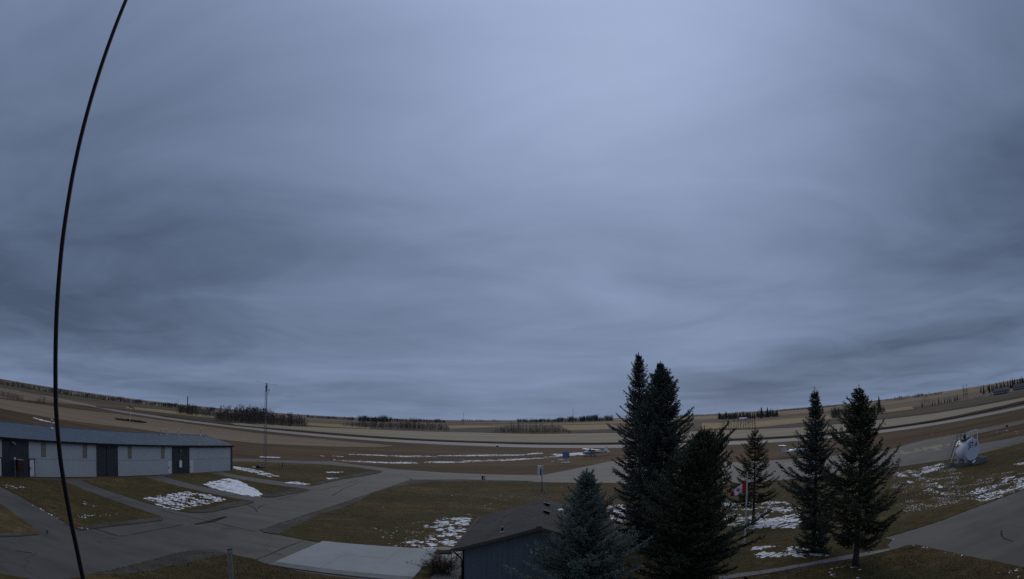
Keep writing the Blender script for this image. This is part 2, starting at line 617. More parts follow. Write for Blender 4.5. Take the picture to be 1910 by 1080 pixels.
sheet('mown_field', [(-40, 733), (0, 744), (80, 755), (220, 772.5), (340, 789), (480, 808), (600, 819), (700, 828), (738, 832), (700, 834.2), (600, 832.5), (480, 827), (430, 822), (240, 798), (100, 780.5), (0, 761.7), (-40, 752)],
      0.04, MAT['mown'], jit=0.5, step=2.0)
sheet('stubble_field', [(-60, 712), (0, 723), (120, 744), (180, 758), (100, 751), (0, 742), (-60, 730)], 0.045, MAT['mown'], jit=0.8, step=3.0)
sheet('golden_field', [(235, 758.5), (300, 764), (400, 776), (398, 779.5), (330, 773), (235, 761.5)], 0.07, MAT['gold'], jit=1, step=4)
sheet('ploughed_strip', [(180, 757), (300, 770), (400, 781), (520, 797), (440, 788), (300, 773), (180, 760)], 0.065, MAT['plough'], jit=1, step=4)
sheet('golden_field', [(572, 788), (640, 792), (690, 797), (690, 800), (572, 793)], 0.075, MAT['gold'], jit=1, step=4)
sheet('golden_field', [(690, 797.5), (800, 801.5), (880, 805), (880, 806.5), (690, 801)], 0.08, MAT['olive'], jit=0.5, step=4)
sheet('golden_field', [(835, 794), (940, 791.5), (945, 795), (840, 799.5)], 0.09, MAT['gold'], jit=1, step=6)
sheet('ploughed_field', [(836, 801), (900, 798.5), (935, 797), (935, 806.5), (880, 806.3)], 0.10, MAT['plough'], jit=0.5, step=6)
sheet('golden_field', [(1045, 793), (1140, 791), (1160, 799), (1060, 803.5)], 0.085, MAT['gold'], jit=1, step=6)
sheet('ploughed_field', [(1060, 802.5), (1160, 799.5), (1160, 806.5), (1060, 808)], 0.095, MAT['plough'], jit=0.5, step=6)
sheet('golden_field', [(1310, 789), (1405, 786.5), (1500, 779), (1590, 770.5), (1590, 777), (1500, 788), (1405, 798), (1310, 800)], 0.088, MAT['gold'], jit=1, step=6)
sheet('ploughed_field', [(1430, 796.5), (1500, 788.5), (1590, 777.5), (1592, 787.5), (1500, 796), (1430, 799)], 0.096, MAT['plough'], jit=0.6, step=5)
sheet('olive_pasture', [(1592, 779), (1660, 771), (1720, 764), (1800, 748), (1910, 727), (2010, 700), (2010, 715), (1910, 738), (1740, 769), (1592, 787)], 0.082, MAT['olive'], jit=0.6, step=5)
sheet('golden_field', [(1630, 767.5), (1700, 758), (1705, 763), (1640, 771.5)], 0.09, MAT['gold'], jit=0.6, step=5)

# ---- the paved aprons and taxi roads in one surface; turf lies proud of it on every side
UP = [(380, 853), (433, 855), (480, 856), (620, 861), (720, 873), (735, 875), (820, 881), (960, 886), (1012, 886.2), (1062, 876.5), (1136, 861), (1170, 856.5), (1348, 862.5),
      (1397, 862), (1444, 858.7), (1520, 853), (1649, 842), (1701, 826.5), (1731, 819.6), (1782, 810.5), (1823, 801.5), (1910, 783), (2010, 760)]
pave = sheet('asphalt_pavement', [(-60, 893), (62, 892), (186, 893.4), (326, 885.4), (433, 877), (400, 870)] + UP, 0.02, MAT['asphalt'], thick=0.1, jit=0.04, step=0.8,
             extra=[(170, 40), (120, -30), (-60, -30), (-90, 10)])


def turf(name, pts, m='lawn', z=0.06, **kw):
    return sheet(name, pts, z, MAT[m], thick=0.12, jit=kw.pop('jit', 0.07), step=kw.pop('step', 0.45), **kw)


turf('lawn', [(-50, 906), (-50, 900), (11, 890.5), (62, 894.5), (112, 896), (150, 911), (201, 930), (250, 947), (296, 962.5), (303, 966), (304.5, 969), (300, 972), (280, 974.5), (240, 979), (200, 984), (175, 987),
              (150, 990), (131, 981), (120, 973.5), (80, 950), (40, 927), (0, 907)], seed=3)
turf('lawn', [(-50, 912), (0, 940), (40, 968), (70, 989), (74.5, 993), (73, 998), (60, 999.8), (40, 1001), (0, 1002.5), (-60, 1006)], seed=4)
turf('lawn', [(152, 896.5), (186, 895), (226, 893), (268, 890.5), (320, 904), (385, 919.5), (430, 928.5), (465, 934), (474, 936), (472, 939), (455, 943), (430, 948), (400, 955), (378, 957.5), (355, 957), (340, 955),
              (315, 949), (297, 944.5), (270, 937.5), (235, 926), (190, 911)], seed=5)
turf('lawn', [(306, 889), (340, 886.5), (389, 882.5), (420, 888.5), (450, 895), (500, 903.5), (549, 909.5), (578, 914), (560, 919), (540, 923), (515, 927.5), (497, 928.5), (480, 927), (450, 922), (407, 914), (350, 901)], seed=6)
turf('lawn', [(415, 880), (433, 877.5), (428, 868), (433, 861), (480, 861.5), (540, 864), (600, 866.5), (660, 871.5), (700, 877), (714, 880), (706, 883), (680, 888), (640, 894), (600, 903), (584, 906.5), (570, 905.5), (535, 899.5), (490, 893), (450, 887.5)], seed=7)
turf('lawn', [(1782, 822.5), (1823.7, 809), (1910, 790), (2010, 768), (2010, 790), (1900, 814.4), (1826, 827.6), (1795, 829.5)], 'airfield', seed=8)
turf('lawn', [(518, 997), (563, 977), (593, 961), (621, 953), (656, 941), (694, 920.5), (731, 909), (769, 903), (807, 898.8), (900, 897.6), (960, 898), (1140, 901.5), (1250, 902.5), (1365, 902), (1470, 895), (1666, 872.5),
              (1731, 863), (1757, 859.5), (1827, 847), (1912, 825), (2010, 798), (2010, 880), (1910, 913), (1857, 933), (1807, 951), (1757, 971), (1700, 989), (1681, 995), (1651, 1003), (1664, 1008), (1656, 1016),
              (1661, 1025), (1581, 1037), (1430, 1065), (1385, 1070)], seed=9, extra=[(13.0, 26.0), (8.0, 18.0), (-2.0, 24.0), (-5.5, 33.0), (-9.0, 38.5), (-15.0, 44.4)])
turf('lawn', [(100, 1088), (123, 1082), (200, 1068), (290, 1043), (330, 1032.5), (355, 1027.5), (395, 1026.5), (430, 1034), (470, 1042.5), (503, 1055), (583, 1071), (668, 1081)], seed=10,
     extra=[(-9.5, 32.5), (-10.0, 18.0), (-40.0, 10.0)])
turf('lawn', [(1385, 1077.5), (1430, 1071.5), (1603, 1041.5), (1659, 1028), (1690, 1018.5), (1706, 1017), (1730, 1021), (1807, 1039), (1910, 1059), (2010, 1085)], seed=11,
     extra=[(32.0, 12.0), (14.0, 10.0), (12.0, 24.0)])

# ---- gravel shoulders at the road edge
sheet('gravel_shoulder', [(486, 989), (568, 962), (656, 934.5), (768, 895), (860, 894.8), (960, 896.8), (1000, 898), (960, 898.4), (880, 898), (807, 899.2), (769, 903.5), (731, 909.6), (694, 921), (656, 942), (621, 954), (593, 962), (563, 978), (520, 997.6), (492, 994)],
      0.072, MAT['gravel'], jit=0.12, step=0.5)
sheet('gravel_shoulder', [(170, 1074), (200, 1068.5), (290, 1044), (330, 1033.5), (355, 1028.3), (395, 1027.3), (428, 1034), (412, 1038), (390, 1043), (360, 1050), (300, 1062), (250, 1072)], 0.072, MAT['gravel'], jit=0.15, step=0.5)
sheet('gravel_shoulder', [(150, 989.6), (200, 983.6), (300, 971.7), (304, 968), (290, 966), (240, 972), (190, 979), (160, 984)], 0.072, MAT['gravel'], jit=0.12, step=0.5)
sheet('gravel_shoulder', [(378, 957), (400, 954.4), (472, 938.6), (470, 935.6), (450, 934), (420, 940), (390, 950), (345, 954)], 0.072, MAT['gravel'], jit=0.12, step=0.5)
sheet('gravel_shoulder', [(480, 926.6), (515, 927), (560, 918.4), (576, 914), (550, 912), (520, 918), (490, 922)], 0.072, MAT['gravel'], jit=0.12, step=0.5)
sheet('gravel_shoulder', [(590, 904.6), (640, 893.4), (680, 887.4), (712, 880.4), (690, 879), (650, 887), (610, 896), (586, 902)], 0.072, MAT['gravel'], jit=0.15, step=0.5)
sheet('gravel_shoulder', [(0, 1001.6), (40, 1000), (70, 998), (71, 993), (40, 994), (0, 996)], 0.072, MAT['gravel'], jit=0.12, step=0.5)

# ---- sealed cracks and joints of the asphalt
CR = [[(118, 979), (170, 985), (222, 1001), (250, 997), (300, 987), (342, 979)], [(297, 952), (345, 962), (400, 975), (480, 992)], [(200, 1003), (218, 1006)], [(184, 1011), (190, 1012)],
      [(480, 949), (490, 943), (500, 941)], [(462, 943), (475, 948), (480, 955)], [(470, 1047), (500, 1036), (540, 1018), (567, 1008.5)], [(201, 929), (236, 927)], [(418, 925), (460, 924), (475, 926)],
      [(700, 893), (735, 889), (757, 890), (775, 897)], [(600, 914), (640, 905), (668, 895)], [(620, 925), (640, 912), (675, 897)], [(690, 879), (735, 875)],
      [(700, 889), (720, 887), (750, 886.5)], [(520, 932), (560, 921), (583, 914)], [(483, 990), (570, 960.5), (656, 932.6), (768, 893.6)], [(860, 889), (900, 888), (950, 887.5)],
      [(960, 893), (975, 890), (1005, 887)], [(988, 897), (992, 895), (1003, 894)], [(1095, 879), (1112, 874)], [(1058, 888), (1068, 887.5)], [(1056, 893), (1080, 895.5)],
      [(1868, 990), (1868, 1000), (1874, 1006), (1890, 1011)], [(1880, 826), (1893, 823), (1902, 820)], [(1850, 833), (1870, 828), (1895, 829)], [(1868, 835), (1890, 830), (1908, 825)],
      [(88, 989.5), (88, 997)], [(28, 1028), (60, 1032)], [(380, 965), (400, 970), (420, 965), (424, 964)]]
rng = random.Random(5)
mb = MB()
for i, c in enumerate(CR):
    P = densify(W(c), 0.5, 0.05, rng, closed=False)
    ribbon(mb, P, 0.13 if i not in (15,) else 0.20, 0.026, rng, 0.02)
mb.build('crack_seal', MAT['tar'], pave)
# a patch of darker repair in front of the hangar
sheet('repair_patch', [(360, 978), (395, 970), (420, 963.5), (424, 965), (400, 974), (366, 979.5)], 0.026, MAT['tar'], jit=0.06, parent=pave)

# ---- concrete slab pad with its joints, kerb strip along the near edge
A, B_, C_, D_ = (g(602, 1011), g(817, 1026), g(668, 1074), g(513, 1050))
pad = empty('concrete_pad', (0, 0, 0))
pad['kind'] = 'structure'
A, B_, D_ = A.to_2d(), B_.to_2d(), D_.to_2d()
C_ = B_ + (D_ - A) * 1.02 + Vector((0.3, -0.2))


def bil(u, v):
    return (A * (1 - u) + B_ * u) * (1 - v) + (D_ * (1 - u) + C_ * u) * v


def slab(name, q, z, m, parent, gap=0.012):
    c = sum(q, Vector((0, 0))) / len(q)
    q = [p + (c - p).normalized() * gap for p in q]
    o = sheet(name, [tuple(p) for p in q], z, MAT[m], thick=0.12, world=True, parent=parent)
    return o


us, vv = [0, 0.345, 0.70, 1.0], [0, 0.47, 1.0]
for i in range(3):
    for j in range(2):
        slab('slab', [bil(us[i], vv[j]), bil(us[i + 1], vv[j]), bil(us[i + 1], vv[j + 1]), bil(us[i], vv[j + 1])], 0.10 + 0.004 * ((i + j) % 2), 'concrete', pad)
for i in range(3):
    slab('slab', [bil(us[i], 1.0), bil(us[i + 1], 1.0), bil(us[i + 1], 1.11), bil(us[i], 1.11)], 0.095, 'walk', pad)
slab('slab', [bil(1.0, 0.22), bil(1.19, 0.20), bil(1.19, 0.62), bil(1.0, 0.66)], 0.10, 'concrete', pad)

# ---- concrete sidewalk, slab by slab
walk = empty('sidewalk', (0, 0, 0))
walk['kind'] = 'structure'
top = W([(1340, 1077.5), (1385, 1070), (1430, 1064.8), (1505, 1051.5), (1581, 1036.8), (1661, 1024.8)])
bot = W([(1340, 1084), (1385, 1077.5), (1430, 1071.4), (1505, 1057), (1603, 1041.4), (1661, 1028)])


def along(P, s):
    L = [(P[i + 1] - P[i]).length for i in range(len(P) - 1)]
    d = s * sum(L)
    for i, l in enumerate(L):
        if d <= l or i == len(L) - 1:
            return P[i] + (P[i + 1] - P[i]) * (d / l)
        d -= l


for i in range(9):
    s0, s1 = i / 9, (i + 1) / 9
    slab('slab', [along(bot, s0), along(bot, s1), along(top, s1), along(top, s0)], 0.085, 'walk', walk, 0.015)
# ------------------------------------------------------------------ old snow: thousands of low, ragged lumps
def point_in(P, x, y):
    c = False
    j = len(P) - 1
    for i in range(len(P)):
        if (P[i].y > y) != (P[j].y > y) and x < (P[j].x - P[i].x) * (y - P[i].y) / (P[j].y - P[i].y) + P[i].x:
            c = not c
        j = i
    return c


from mathutils import noise as mnoise


def snow(polys, n_per_m2, size, label, seed, thr=-1.0, nscale=0.6, stretch=(1, 1), z=0.065, flat=0.25, elong=1.0, name='snow_patch'):
    """polys: outlines on the ground; thr: lumps only where the noise is above it; elong: lumps drawn out sideways"""
    rng = random.Random(seed)
    V, T = [], []
    for poly in polys:
        P = W(poly)
        x0, x1 = min(p.x for p in P), max(p.x for p in P)
        y0, y1 = min(p.y for p in P), max(p.y for p in P)
        n = int((x1 - x0) * (y1 - y0) * n_per_m2 * 1.8)
        n = min(n, 26000)
        for _ in range(n):
            x, y = rng.uniform(x0, x1), rng.uniform(y0, y1)
            nv = mnoise.fractal(Vector((x * nscale * stretch[0] + seed, y * nscale * stretch[1], 0.3)), 0.8, 2.0, 4)
            if nv < thr + 0.05 + rng.uniform(-0.22, 0.22):
                continue
            # ragged outer edge
            ex = 0.5 * mnoise.noise(Vector((x * 1.3, y * 1.3, seed)))
            if not point_in(P, x + ex, y - ex):
                continue
            r = 0.66 * (size[0] + (size[1] - size[0]) * rng.random() ** 2.6)
            k = rng.randint(5, 8)
            b = len(V)
            a0 = rng.uniform(0, 6.28)
            an = rng.uniform(-0.5, 0.5)
            ca, sa = math.cos(an), math.sin(an)
            V.append((x, y, z + r * flat * rng.uniform(0.5, 1.0)))
            for q in range(k):
                a = a0 + 2 * PI * q / k
                rr = r * rng.uniform(0.55, 1.15)
                dx, dy = rr * math.cos(a) * elong, rr * math.sin(a)
                V.append((x + dx * ca - dy * sa, y + dx * sa + dy * ca, z - 0.012))
            T += [(b, b + 1 + q, b + 1 + (q + 1) % k) for q in range(k)]
    o = tri_mesh(name, V, T, MAT['snow'], smooth=True)
    tag(o, label, 'snow', kind='stuff')
    return o


snow([[(383, 904), (402, 897), (425, 893.5), (442, 896.5), (460, 905), (479, 915.5), (490, 923), (479, 926.5), (452, 924), (427, 918), (402, 912), (384, 908)]], 34, (0.10, 0.5),
     'solid patch of old snow on the turf before the last hangar door', 1, thr=-0.22, nscale=0.55, stretch=(0.5, 2.6), elong=1.5)
snow([[(266, 930.6), (276, 928), (332, 920.5), (352, 918), (392, 924), (424, 933), (392, 939.5), (359, 947), (334, 952.5), (309, 948), (284, 939)]], 30, (0.05, 0.33),
     'broken snow patch on the turf between the hangar driveways', 2, thr=0.02, nscale=0.9, stretch=(0.7, 1.6), elong=1.5)
snow([[(5, 904), (45, 908.5), (46, 913), (24, 913.5), (10, 912)], [(60, 942), (105, 964.5), (131, 970), (128, 973), (112, 970), (58, 945)], [(140, 962), (200, 958.5), (224, 958), (222, 962), (178, 967), (146, 969)],
      [(140, 982), (168, 985), (170, 988), (150, 989)], [(150, 936), (180, 940), (185, 948), (160, 946)]], 16, (0.04, 0.20),
     'thin snow crumbs along the leftmost hangar driveway and its turf', 3, thr=0.10, nscale=1.2, elong=1.4)
snow([[(436, 870.5), (450, 872.5), (467, 875), (490.5, 880), (506.5, 885), (522, 889.5), (503, 890), (490.5, 887), (469, 881.5), (450, 877.5), (434, 874)],
      [(535, 898.8), (549, 899.6), (556.5, 899.8), (579, 903.6), (570.6, 905.8), (558, 904), (544, 901.5)], [(530, 900), (550, 902), (560, 905), (535, 902.5)],
      [(608, 881), (640, 880.4), (640, 882), (610, 882.4)], [(610, 892.5), (630, 891), (632, 893), (612, 894.6)]], 22, (0.08, 0.42),
     'snow lying beside the lattice tower and the farthest driveway', 4, thr=-0.08, nscale=0.6, stretch=(0.6, 2), elong=1.8)
snow([[(484, 851.4), (520, 852.8), (522, 854.2), (486, 852.8)], [(570, 853.5), (620, 857.3), (690, 860.6), (740, 861.6), (790, 861.4), (840, 860.2), (900, 857.8), (960, 856), (1000, 853.6), (1050, 850.2), (1050, 852),
       (1000, 855.8), (960, 858.6), (900, 861), (840, 863.2), (790, 864.6), (740, 864.6), (690, 863.2), (640, 859.8), (600, 856.8), (570, 855)]], 13, (0.08, 0.42),
     'long near windrow of ploughed snow beyond the taxi road', 5, thr=-0.06, nscale=0.30, stretch=(0.35, 1), z=0.01, elong=2.0)
snow([[(598, 849.4), (640, 851.2), (640, 852.6), (598, 850.6)], [(650, 846.6), (700, 848.4), (750, 850), (800, 850), (850, 849.2), (900, 848.2), (960, 847.6), (1012, 843.8), (1012, 846.2), (960, 850), (900, 850.8),
       (850, 851.6), (800, 852.6), (750, 852), (700, 850.2), (650, 848)], [(1028, 847), (1062, 844.5), (1094, 843.5), (1098, 847.5), (1070, 850), (1040, 850.5)], [(1040, 857), (1052, 856.4), (1036, 860.4), (1030, 860.4)]],
     13, (0.08, 0.42), 'long far windrow of ploughed snow leading to the parked high-wing plane', 6, thr=-0.02, nscale=0.30, stretch=(0.35, 1), z=0.01, elong=2.0)
snow([[(693, 950), (751, 936), (752, 940), (700, 953)], [(830, 923), (957, 922), (957, 934), (850, 932)], [(895, 938), (935, 934), (930, 952), (900, 953)], [(690, 985), (770, 975), (760, 1000), (690, 995)],
      [(1000, 920), (1012, 918), (1012, 926), (1000, 926)]], 1.6, (0.04, 0.15), 'scattered snow crumbs on the lawn behind the blue house', 7, thr=0.12, nscale=0.8, elong=1.5)
snow([[(788, 984), (817, 970.5), (857, 966), (880, 965), (879, 971), (866, 992), (847, 1025), (751, 1021.5), (745, 1018), (760, 1012), (794, 1005), (819, 994), (810, 985)]], 42, (0.04, 0.28),
     'dense snow patch on the lawn at the corner of the blue house', 8, thr=0.03, nscale=0.9, elong=1.6)
snow([[(720, 990), (800, 968), (880, 958), (872, 985), (845, 1026), (730, 1019), (708, 1008)]], 12, (0.03, 0.12), 'fine snow crumbs round the dense patch by the blue house', 9, thr=0.16, nscale=1.0, elong=1.4)
snow([[(822, 1026), (874, 1016), (876, 1030), (845, 1034), (815, 1034)]], 30, (0.05, 0.2), 'snow along the eave edge of the blue house', 29, thr=-0.05, nscale=0.8, z=0.07)
snow([[(1664, 884), (1700, 877), (1760, 866), (1780, 873), (1800, 890), (1860, 884), (1915, 876), (1915, 911), (1857, 931), (1807, 936), (1757, 944), (1700, 957), (1664, 952)]], 22, (0.035, 0.13),
     'fine scattering of snow over the lawn before the fuel tank', 10, thr=0.14, nscale=0.45, stretch=(1, 1), elong=1.5)
snow([[(1706, 879), (1735, 868.5), (1757, 863.5), (1766, 870), (1742, 880), (1716, 886)], [(1690, 875), (1696, 877), (1722, 889), (1747, 904), (1774, 912), (1770, 915), (1742, 907), (1716, 893), (1690, 880)],
      [(1718, 910), (1740, 914), (1768, 922), (1762, 925), (1736, 919), (1716, 913)], [(1672, 880), (1688, 886), (1705, 903), (1698, 902), (1680, 890)]], 24, (0.04, 0.26),
     'streaks of drifted snow beside the fuel tank plinth', 11, thr=0.02, nscale=0.7, elong=1.9)
snow([[(1812, 918), (1836, 905), (1866, 893), (1915, 885), (1915, 911), (1857, 931.5), (1826, 937), (1808, 928)], [(1890, 866.5), (1915, 861), (1915, 867), (1896, 868.5)]], 24, (0.04, 0.25),
     'snow patch along the far edge of the right-hand asphalt lot', 12, thr=0.05, nscale=0.55, stretch=(0.7, 1.4), elong=1.8)
snow([[(1335, 940), (1400, 934), (1485, 938), (1490, 962), (1480, 988), (1395, 988), (1340, 982)]], 24, (0.04, 0.24), 'speckled snow on the lawn behind the flagpole', 13, thr=0.12, nscale=0.6, elong=1.7)
snow([[(1395, 967), (1480, 962), (1500, 972), (1490, 986), (1400, 986)]], 22, (0.06, 0.3), 'band of thicker snow at the foot of the thin spruce', 14, thr=0.06, nscale=0.6, stretch=(0.4, 1.6), elong=1.8)
snow([[(1400, 1022), (1440, 1019), (1503, 1022), (1516, 1035), (1499, 1047), (1475, 1039), (1430, 1042), (1408, 1043)], [(1513, 1034), (1552, 1035), (1550, 1039), (1515, 1040)]], 40, (0.05, 0.28),
     'snow patch at the foot of the spruce nearer the flagpole', 15, thr=0.06, nscale=0.8, elong=1.6)
snow([[(1545, 1064), (1580, 1056), (1600, 1060), (1612, 1082), (1550, 1086)]], 34, (0.04, 0.2), 'snow crumbs round the bare trunk of the rightmost spruce', 16, thr=0.03, nscale=0.9, elong=1.4)
snow([[(1702, 1016.8), (1760, 1028.4), (1812, 1040), (1806, 1041), (1755, 1031), (1700, 1018.6)], [(1652, 1003), (1664, 1007.5), (1660, 1009), (1650, 1005)]], 40, (0.04, 0.14), 'thin line of snow along the near kerb of the asphalt lot', 17, thr=-0.1, nscale=0.8)
snow([[(1850, 1060), (1895, 1062), (1915, 1068), (1915, 1085), (1860, 1085)]], 8, (0.04, 0.22), 'few snow lumps in the lower right corner of the lawn', 18, thr=0.15, nscale=0.9, elong=1.4)
snow([[(1132, 944), (1190, 940), (1196, 985), (1180, 1005), (1150, 1000), (1130, 970)]], 20, (0.05, 0.26), 'snow glimpsed between the blue spruce and the tall spruces', 19, thr=0.02, nscale=0.7, elong=1.5)
snow([[(352, 1036), (380, 1033), (402, 1034), (396, 1040), (370, 1043)], [(300, 1052), (340, 1044), (345, 1048), (310, 1057)], [(540, 975), (565, 966), (570, 970), (548, 979)]], 10, (0.03, 0.12), 'grey snow remnants on the gravel shoulders', 20, thr=0.0, nscale=1.0)
snow([[(60, 778), (100, 788), (104, 790), (70, 783)]], 3, (0.2, 0.6), 'single snow streak beyond the hangar roof', 21, thr=-0.3, z=0.02, elong=2.2)
snow([[(1745, 829), (1800, 818), (1830, 818), (1790, 824)], [(1740, 809), (1775, 810), (1770, 812), (1738, 811)], [(1840, 806), (1905, 803), (1905, 810), (1850, 812)]], 1.2, (0.06, 0.25), 'sparse snow bits on the grass behind the fuel tank', 22, thr=0.1)

# ---- faded letters painted across the apron, mostly hidden by the trees
mk = [[(1676, 839.5), (1682, 838.8), (1685, 844.2), (1708, 840.6), (1704, 837.6), (1711, 836.6), (1722.5, 841), (1712, 843.4), (1686, 847.6), (1681, 846)],
      [(1719, 834.6), (1754, 829), (1759, 830.6), (1757, 833.6), (1748, 835.6), (1757, 839), (1747, 840.4), (1737, 836.8), (1730, 838), (1733, 840.8), (1724, 842)],
      [(1664, 846.5), (1674, 844.5), (1675, 847), (1666, 848.6)], [(1330, 874.2), (1357, 873.6), (1357, 877.4), (1330, 878.4)], [(1358.5, 869.6), (1368, 869), (1366, 874.4), (1357, 875)],
      [(1379, 868.4), (1402, 866.6), (1402, 871), (1377, 872.8)], [(1445, 866.6), (1453.5, 866.2), (1453.5, 867.8), (1445, 868.2)], [(1462, 863.6), (1477, 863), (1480, 868.4), (1464.5, 869.4)],
      [(1762, 829), (1772, 827.6), (1773, 829.6), (1764, 831)]]
lp = MB()
for c in mk:
    P = W(c)
    for t in tessellate_polygon([[Vector((p.x, p.y, 0)) for p in P]]):
        a, b, c2 = (P[i] for i in t)
        tt = (a, b, c2) if (b - a).cross(c2 - a) > 0 else (a, c2, b)
        lp.add([(p.x, p.y, 0.026) for p in tt], [(0, 1, 2)])
lp.build('painted_letters', MAT['paint'], pave)
# ------------------------------------------------------------------ hangar
MAT['door'] = plain('pale grey door sheet', (0.42, 0.46, 0.49), 0.55, var=0.05, scale=0.5, spec=0.35)
MAT['door_edge'] = plain('pale door trim', (0.56, 0.58, 0.58), 0.5, var=0.04)
MAT['cladding'] = plain('dark slate cladding', (0.048, 0.055, 0.066), 0.5, var=0.12, scale=0.6, spec=0.35)
MAT['black_trim'] = plain('black metal trim', (0.012, 0.0125, 0.014), 0.7, var=0.2, spec=0.15)
MAT['metal_roof'] = plain('blue grey metal roof', (0.066, 0.100, 0.136), 0.45, metal=0.15, var=0.14, scale=0.35, spec=0.5)
MAT['strip'] = plain('yellowed translucent strip', (0.205, 0.185, 0.155), 0.5, var=0.10, scale=1.5)
MAT['white'] = plain('white paint', (0.74, 0.75, 0.75), 0.5, var=0.05, scale=1.0)
MAT['man_door'] = plain('white steel door', (0.66, 0.64, 0.68), 0.45, var=0.05)
MAT['galv'] = plain('galvanised steel', (0.36, 0.37, 0.38), 0.45, metal=0.5, var=0.12, scale=3)
MAT['steel_dark'] = plain('dark weathered steel', (0.075, 0.078, 0.082), 0.5, metal=0.4, var=0.2, scale=3)
MAT['rust_red'] = plain('dull red enamel', (0.17, 0.020, 0.016), 0.5, var=0.2)
MAT['black'] = plain('black plastic', (0.014, 0.014, 0.015), 0.5, var=0.2)
MAT['glass'] = plain('dark glass', (0.02, 0.025, 0.03), 0.12, var=0.1, spec=0.6)

hd = Vector((6.9, 46.9)).normalized()
hang = empty('hangar', (-47.3, 90.2, 0), math.atan2(hd.y, hd.x))
tag(hang, 'long blue-roofed metal hangar with wide pale doors', 'hangar')
L0, DEP, EAVE, RIDGE = -76.0, 12.0, 4.38, 5.52
doors = [(-11.9, -0.55), (-27.95, -16.25), (-43.75, -32.15), (-59.6, -47.95), (-75.4, -63.8)]


def clad(mb, x0, x1, z0, z1, y=0.0, t=0.10, rib=0.30):
    """ribbed sheet metal standing at depth y, outer face towards -y"""
    mb.bb(x0, x1, y, y + t, z0, z1)
    n = max(1, int((x1 - x0) / rib))
    for i in range(n):
        x = x0 + (i + 0.5) * (x1 - x0) / n
        mb.bb(x - 0.035, x + 0.035, y - 0.028, y - 0.0005, z0, z1)


xs = [0.0] + [v for d in doors for v in (d[1], d[0])] + [L0]
for i in range(0, len(xs), 2):
    a, b = xs[i + 1], xs[i]
    mb = MB()
    clad(mb, a, b, 0, EAVE - 0.05)
    mb.build('wall_panel', MAT['cladding'], hang)
mb = MB()
for d in doors:
    mb.bb(d[0], d[1], 0.02, 0.10, (3.98 if d[0] > -12 else 4.16), EAVE - 0.05)
mb.build('door_header', MAT['black_trim'], hang)
mb = MB()
mb.bb(-0.10, 0.0, 0.102, DEP, 0, EAVE)
for i in range(38):
    y = 0.25 + i * 0.31
    mb.bb(0.0005, 0.028, y, y + 0.07, 0, EAVE)
mb.add([(-0.02, 0, EAVE), (-0.02, DEP, EAVE), (-0.02, DEP / 2, RIDGE - 0.06)], [(0, 1, 2)])
mb.build('end_wall', MAT['cladding'], hang)
part('back_wall', MAT['cladding'], hang, bb=(L0, -0.101, DEP - 0.1, DEP - 0.001, 0, EAVE))
part('far_end_wall', MAT['cladding'], hang, bb=(L0, L0 + 0.1, 0.11, DEP - 0.11, 0, EAVE))
# roof: two slopes of ribbed sheet
sl_ = math.atan2(RIDGE - EAVE, DEP / 2)
for side in (0, 1):
    mb = MB()
    y0, y1 = (-0.28, DEP / 2) if side == 0 else (DEP + 0.28, DEP / 2)
    zf = lambda y: EAVE + (RIDGE - EAVE) * (y if side == 0 else DEP - y) / (DEP / 2)
    xa, xb = L0 - 0.15, 0.22
    q = [(xa, y0, zf(y0)), (xb, y0, zf(y0)), (xb, y1, zf(y1)), (xa, y1, zf(y1))]
    q2 = [(x, y, z + 0.035) for x, y, z in q]
    f = [(4, 5, 6, 7), (3, 2, 1, 0), (0, 1, 5, 4), (1, 2, 6, 5), (2, 3, 7, 6), (3, 0, 4, 7)]
    if side:
        f = [tuple(reversed(t)) for t in f]
    mb.add(q + q2, f)
    n = int((xb - xa) / 0.42)
    for i in range(n):
        x = xa + (i + 0.5) * (xb - xa) / n
        yc, zc_ = (y0 + y1) / 2, (zf(y0) + zf(y1)) / 2 + 0.055
        mb.box((x, yc, zc_ - 0.003), (0.06, abs(y1 - y0) / math.cos(sl_) - 0.01, 0.034), rx=sl_ if side == 0 else -sl_)
    mb.build('roof_slope', MAT['metal_roof'], hang)
part('ridge_cap', MAT['metal_roof'], hang, bb=(L0 - 0.16, 0.23, DEP / 2 - 0.18, DEP / 2 + 0.18, RIDGE + 0.03, RIDGE + 0.075))
part('eave_shadow_trim', MAT['black_trim'], hang, bb=(L0 - 0.15, 0.24, -0.33, -0.285, EAVE - 0.30, EAVE - 0.02))  # eave board; its black also paints in the shadow band under the overhang
part('soffit', MAT['black_trim'], hang, bb=(L0 - 0.1, 0.2, -0.284, -0.03, EAVE - 0.14, EAVE - 0.10))
part('eave_edge', MAT['galv'], hang, bb=(L0 - 0.15, 0.25, -0.35, -0.334, EAVE - 0.045, EAVE + 0.01))
part('gable_trim', MAT['black_trim'], hang, bb=(0.03, 0.07, -0.03, 0.10, 0, EAVE - 0.2))
